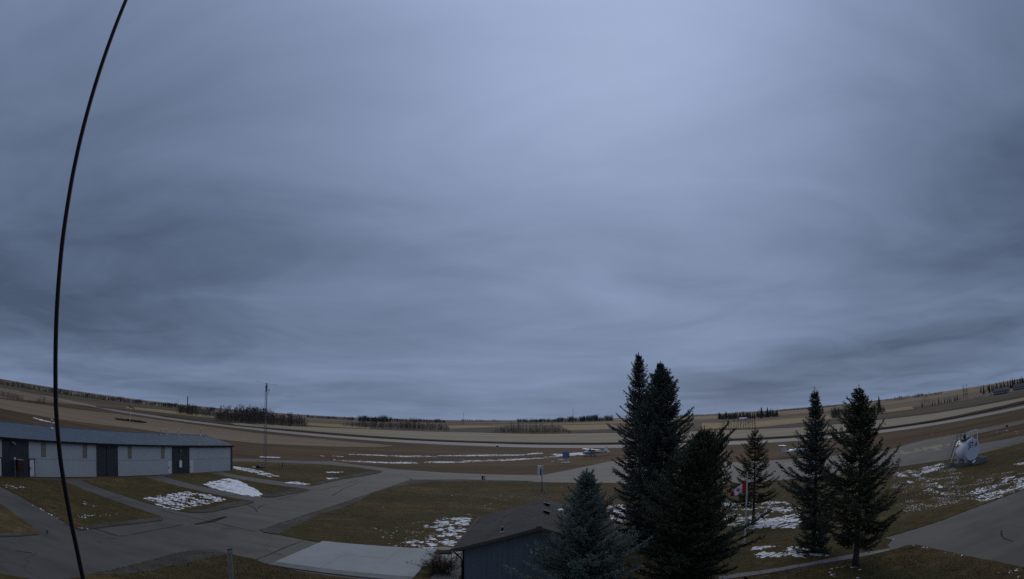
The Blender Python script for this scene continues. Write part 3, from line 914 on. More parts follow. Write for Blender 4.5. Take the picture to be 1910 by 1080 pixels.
for i, (a, b) in enumerate(doors):
    top = 3.96 if i == 0 else 4.14
    dr = empty('hangar_door', (0, 0, 0))
    dr.parent = hang
    up = MB()
    lw = MB()
    mid = 2.08
    md = {0: (a, a + 1.0), 1: (b - 0.95, b), 2: (a, a + 0.95), 3: (b - 0.95, b), 4: (b - 0.95, b)}[i]
    strips = [] if i == 0 else [(a + (b - a) * f - 0.42, a + (b - a) * f + 0.42) for f in (0.205, 0.82)]
    # upper leaf, its bays split round the translucent strips
    cuts = [a + 0.04] + [v for s in strips for v in s] + [b - 0.04]
    for k in range(0, len(cuts), 2):
        up.bb(cuts[k], cuts[k + 1], -0.04, 0.05, mid + 0.015, top)
    for s in strips:
        up.bb(s[0], s[1], -0.04, 0.05, mid + 0.015, mid + 0.22)
    lx0, lx1 = (a + 0.04, b - 0.04)
    for (x0, x1) in ((lx0, md[0]), (md[1], lx1)):
        if x1 - x0 > 0.05:
            lw.bb(x0, x1, -0.04, 0.05, 0.06, mid - 0.015)
    n = 26 if i == 0 else 0
    for mbx, z0, z1 in ((up, mid + 0.05, top - 0.05), (lw, 0.1, mid - 0.05)):
        for k in range(n + 1 if n else 0):
            x = a + 0.2 + (b - a - 0.4) * k / n
            if any(s[0] - 0.05 < x < s[1] + 0.05 for s in strips) and mbx is up:
                continue
            if mbx is lw and md[0] - 0.05 < x < md[1] + 0.05:
                continue
            mbx.bb(x - 0.02, x + 0.02, -0.048, -0.0405, z0, z1)
    up.build('upper_panel', MAT['door'], dr)
    lw.build('lower_panel', MAT['door'], dr)
    for s in strips:
        o = part('window_strip', MAT['strip'], dr, bb=(s[0] + 0.01, s[1] - 0.01, -0.025, 0.02, mid + 0.23, top - 0.01))
        for zq in (0.33, 0.66):
            zz_ = mid + 0.23 + (top - mid - 0.24) * zq
            part('window_bar', MAT['door'], dr, bb=(s[0] + 0.01, s[1] - 0.01, -0.032, -0.0255, zz_ - 0.012, zz_ + 0.012))
    part('door_trim', MAT['door_edge'], dr, boxes=[(a, a + 0.035, -0.06, 0.05, 0.04, top), (b - 0.035, b, -0.06, 0.05, 0.04, top), (a + 0.036, b - 0.036, -0.05, 0.05, 0.0, 0.055)])
    mo = part('access_door', MAT['man_door'], dr, bb=(md[0] + 0.11, md[1] - 0.11, -0.05, 0.03, 0.08, mid - 0.10))
    part('door_handle', MAT['black'], mo, boxes=[(md[0] + 0.16, md[0] + 0.30, -0.10, -0.0505, 0.92, 1.06)])
    if i in (2, 3):
        part('access_frame', MAT['black_trim'], dr, boxes=[(md[0], md[0] + 0.10, -0.07, 0.04, 0.05, mid - 0.02), (md[1] - 0.10, md[1], -0.07, 0.04, 0.05, mid - 0.02), (md[0] + 0.101, md[1] - 0.101, -0.07, 0.04, mid - 0.095, mid - 0.02)])
    else:
        part('access_frame', MAT['door_edge'], dr, boxes=[(md[0], md[0] + 0.10, -0.045, 0.04, 0.05, mid - 0.02), (md[1] - 0.10, md[1], -0.045, 0.04, 0.05, mid - 0.02), (md[0] + 0.101, md[1] - 0.101, -0.045, 0.04, mid - 0.095, mid - 0.02)])
# fittings on the walls
part('meter_box', MAT['white'], hang, boxes=[(-14.55, -13.95, -0.20, -0.03, 0.95, 2.0)])
part('conduit', MAT['galv'], hang, tube=([(-14.2, -0.06, 2.0), (-14.2, -0.06, 3.9)], 0.03, 6))
part('wall_lamp', MAT['galv'], hang, boxes=[(-14.32, -14.08, -0.25, -0.03, 3.45, 3.62)])
part('wall_lamp', MAT['galv'], hang, boxes=[(-46.45, -46.2, -0.26, -0.03, 3.72, 3.92), (-46.15, -45.95, -0.30, -0.03, 3.60, 3.78)])
part('wall_joint', MAT['black_trim'], hang, bb=(-30.15, -30.09, -0.045, -0.029, 0, EAVE - 0.3))


def roof_pt(x, y):
    return EAVE + (RIDGE - EAVE) * (y if y < DEP / 2 else DEP - y) / (DEP / 2) + 0.05


for x, y, h, r_, hat in ((-36.5, 5.0, 1.0, 0.10, 'cone'), (-13.2, 5.3, 0.75, 0.05, 'ball'), (-11.5, 5.6, 0.85, 0.06, 'tee'), (-8.6, 5.4, 0.9, 0.05, 'tee'), (-2.1, 5.7, 1.05, 0.06, 'ball')):
    z = roof_pt(x, y)
    mb = MB()
    mb.tube([(x, y, z - 0.1), (x, y, z + h)], r_, 8)
    mb.tube([(x, y, z - 0.02), (x, y, z + 0.12)], [r_ * 3.2, r_ * 1.3], 8)
    if hat == 'cone':
        mb.tube([(x, y, z + h - 0.02), (x, y, z + h + 0.12), (x, y, z + h + 0.2)], [r_ * 1.9, r_ * 1.7, 0.02], 8)
    elif hat == 'ball':
        mb.tube([(x, y, z + h - 0.05), (x, y, z + h + 0.07), (x, y, z + h + 0.18)], [0.06, 0.15, 0.05], 8)
    else:
        mb.tube([(x - 0.16, y, z + h), (x + 0.16, y, z + h)], 0.06, 6)
    mb.build('roof_vent', MAT['galv'], hang, smooth=False)
# a barbecue-like red cabinet with its pole by the wall
cab = empty('red_cabinet', hang.matrix_basis @ Vector((-45.9, -0.75, 0)) if False else (0, 0, 0))
hm = Matrix.Translation((-47.3, 90.2, 0)) @ Matrix.Rotation(math.atan2(hd.y, hd.x), 4, 'Z')
cab.location = hm @ Vector((-45.5, -0.55, 0.0))
cab.rotation_euler = (0, 0, math.atan2(hd.y, hd.x))
part('cabinet_body', MAT.setdefault('maroon', plain('dark maroon enamel', (0.055, 0.014, 0.014), 0.6, var=0.2)), cab, bb=(-0.42, 0.42, -0.25, 0.25, 0.75, 1.95), bevel=0.03)
part('cabinet_lid', MAT['galv'], cab, bb=(-0.45, 0.40, -0.28, 0.26, 1.96, 2.02))
for sx in (-0.45, 0.45):
    part('leg', MAT['black'], cab, bb=(sx - 0.03, sx + 0.03, -0.2, -0.14, 0, 0.75))
part('pole', MAT['galv'], cab, tube=([(-0.85, -0.1, 0), (-0.85, -0.1, 2.15)], 0.035, 6))
part('pole_head', MAT['white'], cab, bb=(-0.95, -0.75, -0.2, 0.0, 2.0, 2.2))
tag(cab, 'dull red cabinet on legs against the dark hangar wall', 'cabinet')

# ------------------------------------------------------------------ the blue house
MAT['siding'] = plain('slate blue siding', (0.150, 0.170, 0.190), 0.6, var=0.10, scale=0.8, stretch=(3, 3, 0.3))
MAT['fascia'] = plain('brown fascia', (0.105, 0.075, 0.058), 0.6, var=0.12, scale=2)


def shingle_mat():
    m, t, b = new_mat('asphalt shingles')
    c = t.nodes.new('ShaderNodeTexCoord')
    mp = t.nodes.new('ShaderNodeMapping')
    mp.inputs['Rotation'].default_value = (0, 0, PI / 2)
    t.links.new(c.outputs['Object'], mp.inputs[0])
    br = t.nodes.new('ShaderNodeTexBrick')
    br.inputs['Scale'].default_value = 1.0
    br.inputs['Brick Width'].default_value = 0.33
    br.inputs['Row Height'].default_value = 0.145
    br.inputs['Mortar Size'].default_value = 0.012
    br.inputs['Color1'].default_value = (0.031, 0.031, 0.033, 1)
    br.inputs['Color2'].default_value = (0.048, 0.047, 0.048, 1)
    br.inputs['Mortar'].default_value = (0.018, 0.018, 0.02, 1)
    t.links.new(mp.outputs[0], br.inputs['Vector'])
    n = tnoise(t, 0.7, 6, 0.65)
    c2 = mix_col(t, 1.0, br.outputs[0], ramp(t, n, [(0.35, 0.68), (0.65, 1.32)]), 'MULTIPLY')
    t.links.new(c2, b.inputs['Base Color'])
    b.inputs['Roughness'].default_value = 0.9
    b.inputs['Specular IOR Level'].default_value = 0.12
    bump(t, b, math_node(t, 'SUBTRACT', tnoise(t, 60, 2), br.outputs['Fac']), 0.5, 0.015)
    return m


MAT['shingle'] = shingle_mat()
HRZ = -math.atan2(0.92, 12.2)
house = empty('house', (-3.5, 34.09, 0), HRZ)          # origin: ground below the near left eave corner
tag(house, 'small slate-blue house with shingled gable roof and brown fascia', 'house')
HW, HL, HE, HR = 10.2, 12.45, 2.70, 4.20                # width and length over the eaves, eave and ridge heights
OV, OF = 0.55, 0.42
tanp = (HR - HE) / (HW / 2)


def gable_wall(y0, y1):
    mb = MB()
    x0, x1 = OV, HW - OV
    ze, zr = HE + OV * tanp - 0.10, HR - 0.10
    a = [(x0, y0, 0), (x1, y0, 0), (x1, y0, ze), (HW / 2, y0, zr), (x0, y0, ze)]
    b = [(x, y1, z) for x, y, z in a]
    mb.add(a + b, [(0, 1, 2, 3, 4), (9, 8, 7, 6, 5), (0, 5, 6, 1), (1, 6, 7, 2), (4, 9, 5, 0), (2, 7, 8, 3), (3, 8, 9, 4)])
    s = -1 if y0 < y1 and y0 < 2 else 1
    yf = y0 if s < 0 else y1
    for i in range(29):                                     # the battens of the vertical siding
        x = x0 + 0.12 + i * (x1 - x0 - 0.24) / 28
        zt = min(HE + x * tanp, HE + (HW - x) * tanp) - 0.12
        mb.bb(x - 0.022, x + 0.022, min(yf, yf + s * 0.018), max(yf, yf + s * 0.018) , 0, zt)
    return mb


gable_wall(OF, OF + 0.12).build('front_wall', MAT['siding'], house)
gable_wall(HL - OF - 0.12, HL - OF).build('back_wall', MAT['siding'], house)
for x0, x1, s in ((OV, OV + 0.12, -1), (HW - OV - 0.12, HW - OV, 1)):
    mb = MB()
    mb.bb(x0, x1, OF + 0.121, HL - OF - 0.121, 0, HE + 0.02)
    for i in range(26):
        y = OF + 0.3 + i * (HL - 2 * OF - 0.6) / 25
        xa = x0 - 0.018 if s < 0 else x1
        mb.bb(xa, xa + 0.018, y - 0.022, y + 0.022, 0, HE)
    mb.build('side_wall', MAT['siding'], house)
for s in (0, 1):
    mb = MB()
    xo, xi = (0.0, HW / 2) if s == 0 else (HW, HW / 2)
    q = [(xo, 0, HE), (xi, 0, HR), (xi, HL, HR), (xo, HL, HE)]
    q2 = [(x, y, z - 0.07) for x, y, z in q]
    f = [(3, 2, 1, 0), (4, 5, 6, 7), (0, 1, 5, 4), (1, 2, 6, 5), (2, 3, 7, 6), (3, 0, 4, 7)]
    if s == 0:
        f = [tuple(reversed(t)) for t in f]
    f = [tuple(reversed(t)) for t in f]
    mb.add(q + q2, f)
    mb.build('roof_slope', MAT['shingle'], house)
    for yy in (-0.035, HL + 0.001):                         # barge boards
        mb = MB()
        a = [(xo, yy, HE - 0.005), (xi, yy, HR - 0.005), (xi, yy, HR - 0.205), (xo, yy, HE - 0.205)]
        b = [(x, y + 0.034, z) for x, y, z in a]
        f = [(0, 1, 2, 3), (7, 6, 5, 4), (0, 4, 5, 1), (1, 5, 6, 2), (2, 6, 7, 3), (3, 7, 4, 0)]
        if s == 0:
            f = [tuple(reversed(t)) for t in f]
        mb.add(a + b, f)
        mb.build('barge_board', MAT['fascia'], house)
    xg = -0.11 if s == 0 else HW + 0.001
    part('gutter', MAT['black_trim'], house, bb=(xg, xg + 0.109, 0.0, HL, HE - 0.14, HE - 0.03))
    mb = MB()
    mb.bb(min(xo + (0.02 if s == 0 else -0.02), xo + (OV if s == 0 else -OV)), max(xo + (0.02 if s == 0 else -0.02), xo + (OV if s == 0 else -OV)), 0.02, HL - 0.02, HE - 0.16, HE - 0.13)
    mb.build('soffit', MAT['fascia'], house)
mb = MB()
for s in (-1, 1):
    mb.box((HW / 2 + s * 0.085, HL / 2, HR + 0.005), (0.18, HL, 0.02), ry=s * math.atan(tanp))
mb.build('ridge_cap', MAT['shingle'], house)
part('downspout', MAT['black_trim'], house, tube=([(-0.05, 0.35, HE - 0.12), (0.10, 0.35, HE - 0.35), (0.46, 0.35, HE - 0.68), (0.49, 0.35, HE - 0.9), (0.49, 0.35, 0.2)], 0.045, 6))
HM = Matrix.Translation((-3.5, 34.09, 0)) @ Matrix.Rotation(HRZ, 4, 'Z')
HI = HM.inverted()


def on_roof(px, py):
    """local point of the house where the sight line meets the roof"""
    o = HI @ Vector((0, 0, CAMH))
    d = HI.to_3x3() @ ray(px, py)
    best = None
    for s in (0, 1):
        # plane z = HE + x*tanp   or   z = HE + (HW-x)*tanp
        A_, B2 = (tanp, HE) if s == 0 else (-tanp, HE + HW * tanp)
        k = (A_ * o.x + B2 - o.z) / (d.z - A_ * d.x)
        p = o + d * k
        ok = (p.x <= HW / 2 + 0.01) if s == 0 else (p.x >= HW / 2 - 0.01)
        if ok and (best is None or k < best[0]):
            best = (k, p, s)
    return best[1], best[2]


for q in ((1020.5, 942.5), (1019.5, 957)):
    p, s = on_roof(*q)
    mb = MB()
    ang = math.atan(tanp) if s == 1 else -math.atan(tanp)
    mb.box(p + Vector((0, 0, 0.06)), (0.40, 0.36, 0.14), ry=ang)
    mb.box(p + Vector((0, 0, 0.15)), (0.50, 0.46, 0.05), ry=ang)
    o = mb.build('box_vent', MAT['black_trim'], house)
p, s = on_roof(937, 992)
part('pipe_vent', MAT['black'], house, tube=([p - Vector((0, 0, .1)), p + Vector((0, 0, 0.32))], 0.07, 8))
part('pipe_flashing', MAT['galv'], house, tube=([p - Vector((0, 0, .04)), p + Vector((0, 0, 0.05))], [0.17, 0.08], 8))
p, s = on_roof(1046, 977)
fl = part('flue_pipe', MAT['galv'], house, tube=([p - Vector((0, 0, .2)), p + Vector((0, 0, 0.86))], 0.085, 10))
part('flue_cap', MAT['white'], fl, smooth=False, tube=([p + Vector((0, 0, 0.80)), p + Vector((0, 0, 0.86)), p + Vector((0, 0, 0.95)), p + Vector((0, 0, 1.0))], [0.10, 0.20, 0.19, 0.05], 12))
part('flue_stay', MAT['black'], fl, tube=([p + Vector((0.03, 0, 0.6)), p + Vector((0.55, 0.1, 0.0))], 0.014, 5))
part('wall_light', MAT['white'], house, bb=(4.58, 4.68, OF - 0.10, OF - 0.02, 2.48, 2.78))
part('electric_box', MAT['galv'], house, bb=(5.55, 5.9, OF - 0.14, OF - 0.02, 0.55, 1.05))
part('conduit', MAT['galv'], house, tube=([(6.35, OF - 0.05, 0.1), (6.35, OF - 0.05, 1.1)], 0.03, 6))
part('corner_board', MAT['black_trim'], house, bb=(OV - 0.03, OV + 0.06, OF - 0.03, OF - 0.0005, 0, HE - 0.1))

# weather instrument on a tripod astride the ridge
tr0 = at(1011, 926, 45.2)
rt = HI @ tr0
yr = HL - 0.55
rx = HW / 2
base = HM @ Vector((rx - 0.15, yr, 0))
tri = empty('weather_tripod', (base.x, base.y, HR + 0.03), HRZ)
tag(tri, 'white instrument box on a guyed tripod on the house ridge', 'instrument')
part('mast', MAT['steel_dark'], tri, tube=([(0, 0, 0.5), (0, 0, 2.75)], 0.03, 8))
for (lx, ly, sag) in ((-0.62, -0.05, 0.17), (0.55, -0.55, 0.17), (0.45, 0.5, 0.17)):
    part('leg', MAT['galv'], tri, tube=([(0, 0, 1.55), (lx, ly, -abs(lx - 0.15) * tanp + 0.0)], 0.018, 6))
part('spreader', MAT['steel_dark'], tri, tube=([(-0.3, -0.02, 0.75), (0.27, -0.27, 0.75)], 0.012, 5))
part('sensor_box', MAT['white'], tri, bb=(-0.33, 0.09, -0.02, 0.14, 1.98, 2.72), bevel=0.03)
part('sensor_rod', MAT['black'], tri, tube=([(-0.10, -0.06, 1.95), (-0.10, -0.06, 2.52)], 0.035, 6))

# patio boards, low rail and a round fire bowl beside the house door
pat = empty('patio', (0, 0, 0))
pat['kind'] = 'structure'
a0, a1, b0 = g(838, 1033).to_2d(), g(876, 1031).to_2d(), g(850, 1074).to_2d()
ux = (HM.to_3x3() @ Vector((1, 0, 0))).to_2d()
uy = (HM.to_3x3() @ Vector((0, 1, 0))).to_2d()
for k in range(8):
    o_ = a0 - uy * (k * 0.98) + ux * 0.2
    q = [o_, o_ + ux * 1.75, o_ + ux * 1.75 - uy * 0.95, o_ - uy * 0.95]
    sheet('paver', [tuple(v) for v in reversed(q)], 0.095, MAT['gravel'] if False else MAT['tarplank'] if 'tarplank' in MAT else MAT.setdefault('tarplank', plain('grey brown boards', (0.12, 0.112, 0.104), 0.8, var=0.2, scale=2)), thick=0.08, world=True, parent=pat)
bowl = g(829, 1031.5)
mb = MB()
mb.tube([(0, 0, 0.0), (0, 0, 0.10), (0, 0, 0.34), (0, 0, 0.36)], [0.55, 0.62, 0.62, 0.40], 16)
o = mb.build('stone_ring', plain('tan stone', (0.19, 0.165, 0.13), 0.9, var=0.2, scale=4, bmp=0.5))
o.location = (bowl.x, bowl.y, 0.05)
tag(o, 'low round tan stone ring in the snow at the house corner', 'stone ring')
rail = empty('hand_rail', (0, 0, 0))
r0, r1 = g(842, 1052), g(860, 1040)
rail.location = (r0.x, r0.y, 0.06)
dr_ = (r1 - r0)
for s in (0.0, 0.5, 1.0):
    part('post', MAT['black'], rail, tube=([dr_ * s, dr_ * s + Vector((0, 0, 0.85))], 0.025, 6))
part('top_rail', MAT['black'], rail, tube=([Vector((0, 0, 0.85)), dr_ + Vector((0, 0, 0.85))], 0.03, 6))
part('lower_rail', MAT['black'], rail, tube=([Vector((0, 0, 0.35)), dr_ + Vector((0, 0, 0.35))], 0.02, 6))
tag(rail, 'short black handrail between the shrub and the house', 'handrail')
# ------------------------------------------------------------------ fuel tank
MAT['tank'] = plain('white tank paint', (0.70, 0.72, 0.76), 0.42, var=0.05, scale=0.8, spec=0.4)
MAT['letter'] = plain('black lettering', (0.012, 0.012, 0.013), 0.5, var=0.1)
TR = 1.52
base = g(1813, 866.5)
tk = empty('fuel_tank', (base.x, base.y, 0.06), R(-4))
tag(tk, 'white cylindrical fuel tank lettered JET-A on a concrete plinth', 'tank')
ZC = 2.02
LT = 2.5


def ring_tube(mb, prof, n=40):
    """surface of revolution about the local y axis through (0, ., ZC)"""
    vs, fs = [], []
    for y, r_ in prof:
        for k in range(n):
            a = 2 * PI * k / n
            vs.append((r_ * math.cos(a), y, ZC + r_ * math.sin(a)))
    for i in range(len(prof) - 1):
        for k in range(n):
            a, b = i * n + k, i * n + (k + 1) % n
            fs.append((a, b, b + n, a + n))
    fs.append(tuple(range(n - 1, -1, -1)))
    fs.append(tuple((len(prof) - 1) * n + k for k in range(n)))
    mb.add(vs, [tuple(reversed(f)) for f in fs])


mb = MB()
ring_tube(mb, [(0.04, TR), (0.65, TR), (LT, TR)])
sh = mb.build('shell', MAT['tank'], tk, smooth=False)
sh.data.polygons.foreach_set('use_smooth', [len(p.vertices) == 4 for p in sh.data.polygons])
mb = MB()
ring_tube(mb, [(-0.03, TR - 0.05), (0.0, TR + 0.025), (0.039, TR + 0.03)])
mb.build('end_cap', MAT['tank'], tk)
mb = MB()
ring_tube(mb, [(0.66, TR + 0.02), (0.72, TR + 0.02)])
mb.build('weld_band', MAT['tank'], tk)
cu = bpy.data.curves.new('lettering', 'FONT')
cu.body = 'JET-A'
cu.size = 0.72
cu.align_x = 'CENTER'
cu.extrude = 0.004
cu.offset = 0.016
cu.space_character = 1.12
to = bpy.data.objects.new('lettering_src', cu)
COL.objects.link(to)
bpy.context.view_layer.update()
me = bpy.data.meshes.new_from_object(to.evaluated_get(bpy.context.evaluated_depsgraph_get()))
bpy.data.objects.remove(to)
me.materials.clear()
lo = link('lettering', me, MAT['letter'], tk)
lo.rotation_euler = (PI / 2, 0, 0)
lo.location = (0.12, -0.038, ZC + 0.32)
lo.scale = (1.02, 1.45, 1)
for y in (0.35, LT - 0.5):
    mb = MB()
    mb.add([(-1.05, y, 0.42), (1.05, y, 0.42), (1.25, y, 1.15), (0.7, y, 0.72), (-0.7, y, 0.72), (-1.25, y, 1.15)] + [(x, y + 0.2, z) for x, z in ((-1.05, 0.42), (1.05, 0.42), (1.25, 1.15), (0.7, 0.72), (-0.7, 0.72), (-1.25, 1.15))],
           [(0, 1, 2, 3, 4, 5), (11, 10, 9, 8, 7, 6), (0, 6, 7, 1), (1, 7, 8, 2), (2, 8, 9, 3), (3, 9, 10, 4), (4, 10, 11, 5), (5, 11, 6, 0)])
    mb.build('saddle', MAT['tank'], tk)
# concrete plinth and its loose barrier blocks
part('plinth', MAT['walk'], tk, bb=(-1.9, 1.9, -0.35, LT + 0.4, 0.0, 0.40), bevel=0.04)
for (x, y, rz, l) in ((-2.35, -0.15, 0.30, 1.3), (-3.0, 1.6, 0.25, 1.3), (2.35, 0.9, 1.5, 2.3), (0.9, -0.95, 0.06, 3.1)):
    mb = MB()
    mb.box((x, y, 0.36), (l, 0.42, 0.72), rz=rz, taper=0.82)
    mb.build('barrier_block', MAT['walk'], tk, bevel=0.03)
part('drain_pipe', MAT['white'], tk, tube=([(-1.05, -1.3, 0.35), (-0.55, -1.3, 0.55)], 0.15, 10))
# stair up the left side to the platform on top
st = empty('stair', (0, 0, 0))
st.parent = tk
TKI = (Matrix.Translation((base.x, base.y, 0.06)) @ Matrix.Rotation(R(-4), 4, 'Z')).inverted()
s0, s1 = TKI @ g(1771.5, 867.5, 0.1), TKI @ at(1786, 823.5, math.hypot(base.x, base.y) + 0.6)
for off in (-0.32, 0.32):
    part('stringer', MAT['black'], st, tube=([s0 + Vector((0, off, 0)), s1 + Vector((0, off, 0))], 0.05, 4))
for k in range(14):
    p = s0 + (s1 - s0) * ((k + 0.7) / 14.5)
    part('tread', MAT['galv'], st, bb=(p.x - 0.11, p.x + 0.11, p.y - 0.30, p.y + 0.30, p.z - 0.015, p.z + 0.015))
for off in (-0.36, 0.36):
    part('stair_rail', MAT['rust_red'] if off > 0 else MAT['black'], st, tube=([s0 + Vector((-0.55, off, 0.55)), s1 + Vector((-0.30, off, 0.95)), s1 + Vector((0.25, off, 0.95))], 0.025, 5))
pl = part('platform', MAT['black'], tk, bb=(-1.25, 0.25, 0.45, LT - 0.1, 3.50, 3.58))
for x, y in ((-1.1, 0.5), (-1.1, 1.4), (-1.1, LT - 0.15), (0.2, LT - 0.15), (-0.4, LT - 0.15)):
    part('rail_post', MAT['black'], tk, tube=([(x, y, 3.58), (x, y, 4.5)], 0.025, 5))
part('platform_rail', MAT['black'], tk, tube=([(-1.1, 0.5, 4.5), (-1.1, LT - 0.15, 4.5), (0.2, LT - 0.15, 4.5)], 0.025, 5))
part('platform_rail', MAT['black'], tk, tube=([(-1.1, 0.5, 4.05), (-1.1, LT - 0.15, 4.05), (0.2, LT - 0.15, 4.05)], 0.02, 5))
part('valve', MAT['black'], tk, tube=([(-0.55, 1.2, 3.58), (-0.55, 1.2, 4.05), (-0.55, 1.2, 4.25)], [0.14, 0.20, 0.10], 8))
part('valve', MAT['galv'], tk, tube=([(-0.15, 0.8, 3.58), (-0.15, 0.8, 3.8), (-0.15, 0.8, 3.95)], [0.10, 0.22, 0.08], 8))
part('vent_pipe', MAT['galv'], tk, tube=([(0.1, 1.7, 3.5), (0.1, 1.7, 4.7)], 0.03, 6))
part('vent_pipe', MAT['tank'], tk, tube=([(0.28, 0.5, 3.4), (0.28, 0.5, 3.85)], 0.09, 8))
part('guard_hoop', MAT['white'], tk, tube=([(0.30, 1.15, 3.3), (0.30, 1.15, 4.30), (0.38, 1.07, 4.42), (1.22, 0.27, 4.62), (1.30, 0.20, 4.52), (1.30, 0.20, 2.7)], 0.055, 8))
part('hoop_bar', MAT['white'], tk, tube=([(0.80, 0.67, 4.50), (0.80, 0.67, 3.2)], 0.02, 5))
part('bollard', MAT['rust_red'], tk, tube=([(2.9, 2.6, 0), (2.9, 2.6, 1.15)], 0.09, 8))

# ------------------------------------------------------------------ lattice tower
b = g(495, 872)
tw = empty('lattice_tower', (b.x, b.y, 0.05))
tag(tw, 'tall slim lattice radio tower standing on the turf right of the hangar', 'tower')
TH = 15.6
leg = [(0.26 * math.cos(a), 0.26 * math.sin(a)) for a in (R(95), R(215), R(335))]
for x, y in leg:
    part('leg', MAT['steel_dark'], tw, tube=([(x, y, 0), (x * 0.8, y * 0.8, TH)], 0.036, 6))
mb = MB()
nb = 34
for k in range(nb):
    z0, z1 = 0.2 + k * (TH - 0.4) / nb, 0.2 + (k + 1) * (TH - 0.4) / nb
    f0, f1 = 1 - 0.2 * z0 / TH, 1 - 0.2 * z1 / TH
    for i in range(3):
        p, q = leg[i], leg[(i + 1) % 3]
        mb.tube([(p[0] * f0, p[1] * f0, z0), (q[0] * f0, q[1] * f0, z0)], 0.016, 4, False)
        mb.tube([(p[0] * f0, p[1] * f0, z0), (q[0] * f1, q[1] * f1, z1)], 0.014, 4, False)
mb.build('bracing', MAT['galv'], tw)
part('base_block', MAT['walk'], tw, bb=(-0.5, 0.5, -0.5, 0.5, 0, 0.18))
part('top_unit', MAT['black'], tw, tube=([(0, 0, TH - 1.3), (0, 0, TH - 0.5), (0, 0, TH + 0.35)], [0.10, 0.13, 0.09], 8))
part('antenna_boom', MAT['steel_dark'], tw, tube=([(-2.3, -0.3, TH + 0.55), (0, 0, TH + 0.18), (2.4, 0.3, TH + 0.1)], 0.018, 5))
part('sensor_arm', MAT['steel_dark'], tw, tube=([(0.1, 0, TH - 1.5), (0.45, 0, TH - 1.5), (0.52, 0, TH - 1.25)], 0.022, 5))
part('sensor_head', MAT['black'], tw, tube=([(0.52, 0, TH - 1.2), (0.54, 0, TH - 1.0), (0.54, 0, TH - 0.8)], [0.05, 0.12, 0.06], 8))
# bundle at its foot
bb_ = g(482, 873.5)
o = empty('equipment_bundle', (bb_.x, bb_.y, 0.05))
part('tarp', MAT['black'], o, smooth=True, tube=([(-0.55, 0, 0.0), (-0.3, 0, 0.2), (0.05, 0.05, 0.30), (0.35, 0, 0.16), (0.5, 0, 0.0)], [0.06, 0.22, 0.32, 0.24, 0.06], 10))
part('board', MAT['white'], o, bb=(-1.25, -0.5, -0.25, 0.2, 0.0, 0.12))
part('battery_case', MAT['black'], o, bb=(0.75, 1.1, -0.1, 0.2, 0.0, 0.32), bevel=0.02)
tag(o, 'black bundle and pale board lying at the foot of the lattice tower', 'equipment')

# ------------------------------------------------------------------ flagpole and flag
b = g(1388, 1017)
fp = empty('flagpole', (b.x, b.y, 0.05))
dd = math.hypot(b.x, b.y)
ftop = at(1394, 884, dd).z
lean = at(1394, 884, dd)
tp = Vector((lean.x - b.x, lean.y - b.y, ftop))
part('pole', MAT['white'], fp, tube=([(0, 0, 0), tp * 0.5, tp], [0.085, 0.07, 0.05], 10))
part('finial', MAT['galv'], fp, tube=([tp, tp + Vector((0, 0, 0.05)), tp + Vector((0, 0, 0.12))], [0.03, 0.07, 0.01], 8))
part('collar', MAT['black'], fp, tube=([tp * 0.55 - Vector((0, 0, 0.04)), tp * 0.55 + Vector((0, 0, 0.04))], 0.09, 10))
part('halyard', MAT['black'], fp, tube=([Vector((0.09, -0.06, 1.2)), tp * 0.6 + Vector((0.10, -0.06, 0)), tp + Vector((0.04, -0.05, -0.1))], 0.008, 4))
part('footing', MAT['walk'], fp, bb=(-0.25, 0.25, -0.25, 0.25, 0, 0.10))
tag(fp, 'white flagpole on the lawn in front of the thin spruce', 'flagpole')
MAT['red'] = plain('red flag cloth', (0.66, 0.020, 0.022), 0.7, var=0.06, scale=3)
MAT['flag_white'] = plain('white flag cloth', (0.80, 0.80, 0.82), 0.7, var=0.05, scale=3)
fb = Vector((b.x, b.y, 0.05)) + tp * ((at(1392, 918, dd).z + 0.0) / ftop) + Vector((-0.07, -0.02, 0))
flag = empty('flag', fb)
tag(flag, 'red and white Canadian maple leaf flag drooping from the flagpole', 'flag')
FW, FH = 1.72, 0.86


def cloth(u, v):
    """u along the fly, v up the hoist: the fly hangs down in folds, gathered towards the tip"""
    x = -u * FW * 0.80
    gather = 1 - 0.62 * u
    z = (v - 0.5) * FH * gather + FH * 0.5 - 0.60 * u ** 1.1
    y = 0.16 * math.sin(u * 9.0 + v * 2.6) * u + 0.10 * math.sin(u * 17 - v * 3) * u
    z += 0.04 * math.sin(u * 8 + v * 5) * u
    return Vector((x, y, z))


def cloth_part(name, u0, u1, m, nu=14, nv=12, parent=None):
    mb = MB()
    vs = [cloth(u0 + (u1 - u0) * i / nu, j / nv) for i in range(nu + 1) for j in range(nv + 1)]
    fs = [(i * (nv + 1) + j, i * (nv + 1) + j + 1, (i + 1) * (nv + 1) + j + 1, (i + 1) * (nv + 1) + j) for i in range(nu) for j in range(nv)]
    mb.add(vs, fs)
    o = mb.build(name, m, parent or flag, smooth=True)
    md = o.modifiers.new('s', 'SOLIDIFY')
    md.thickness = 0.006
    return o


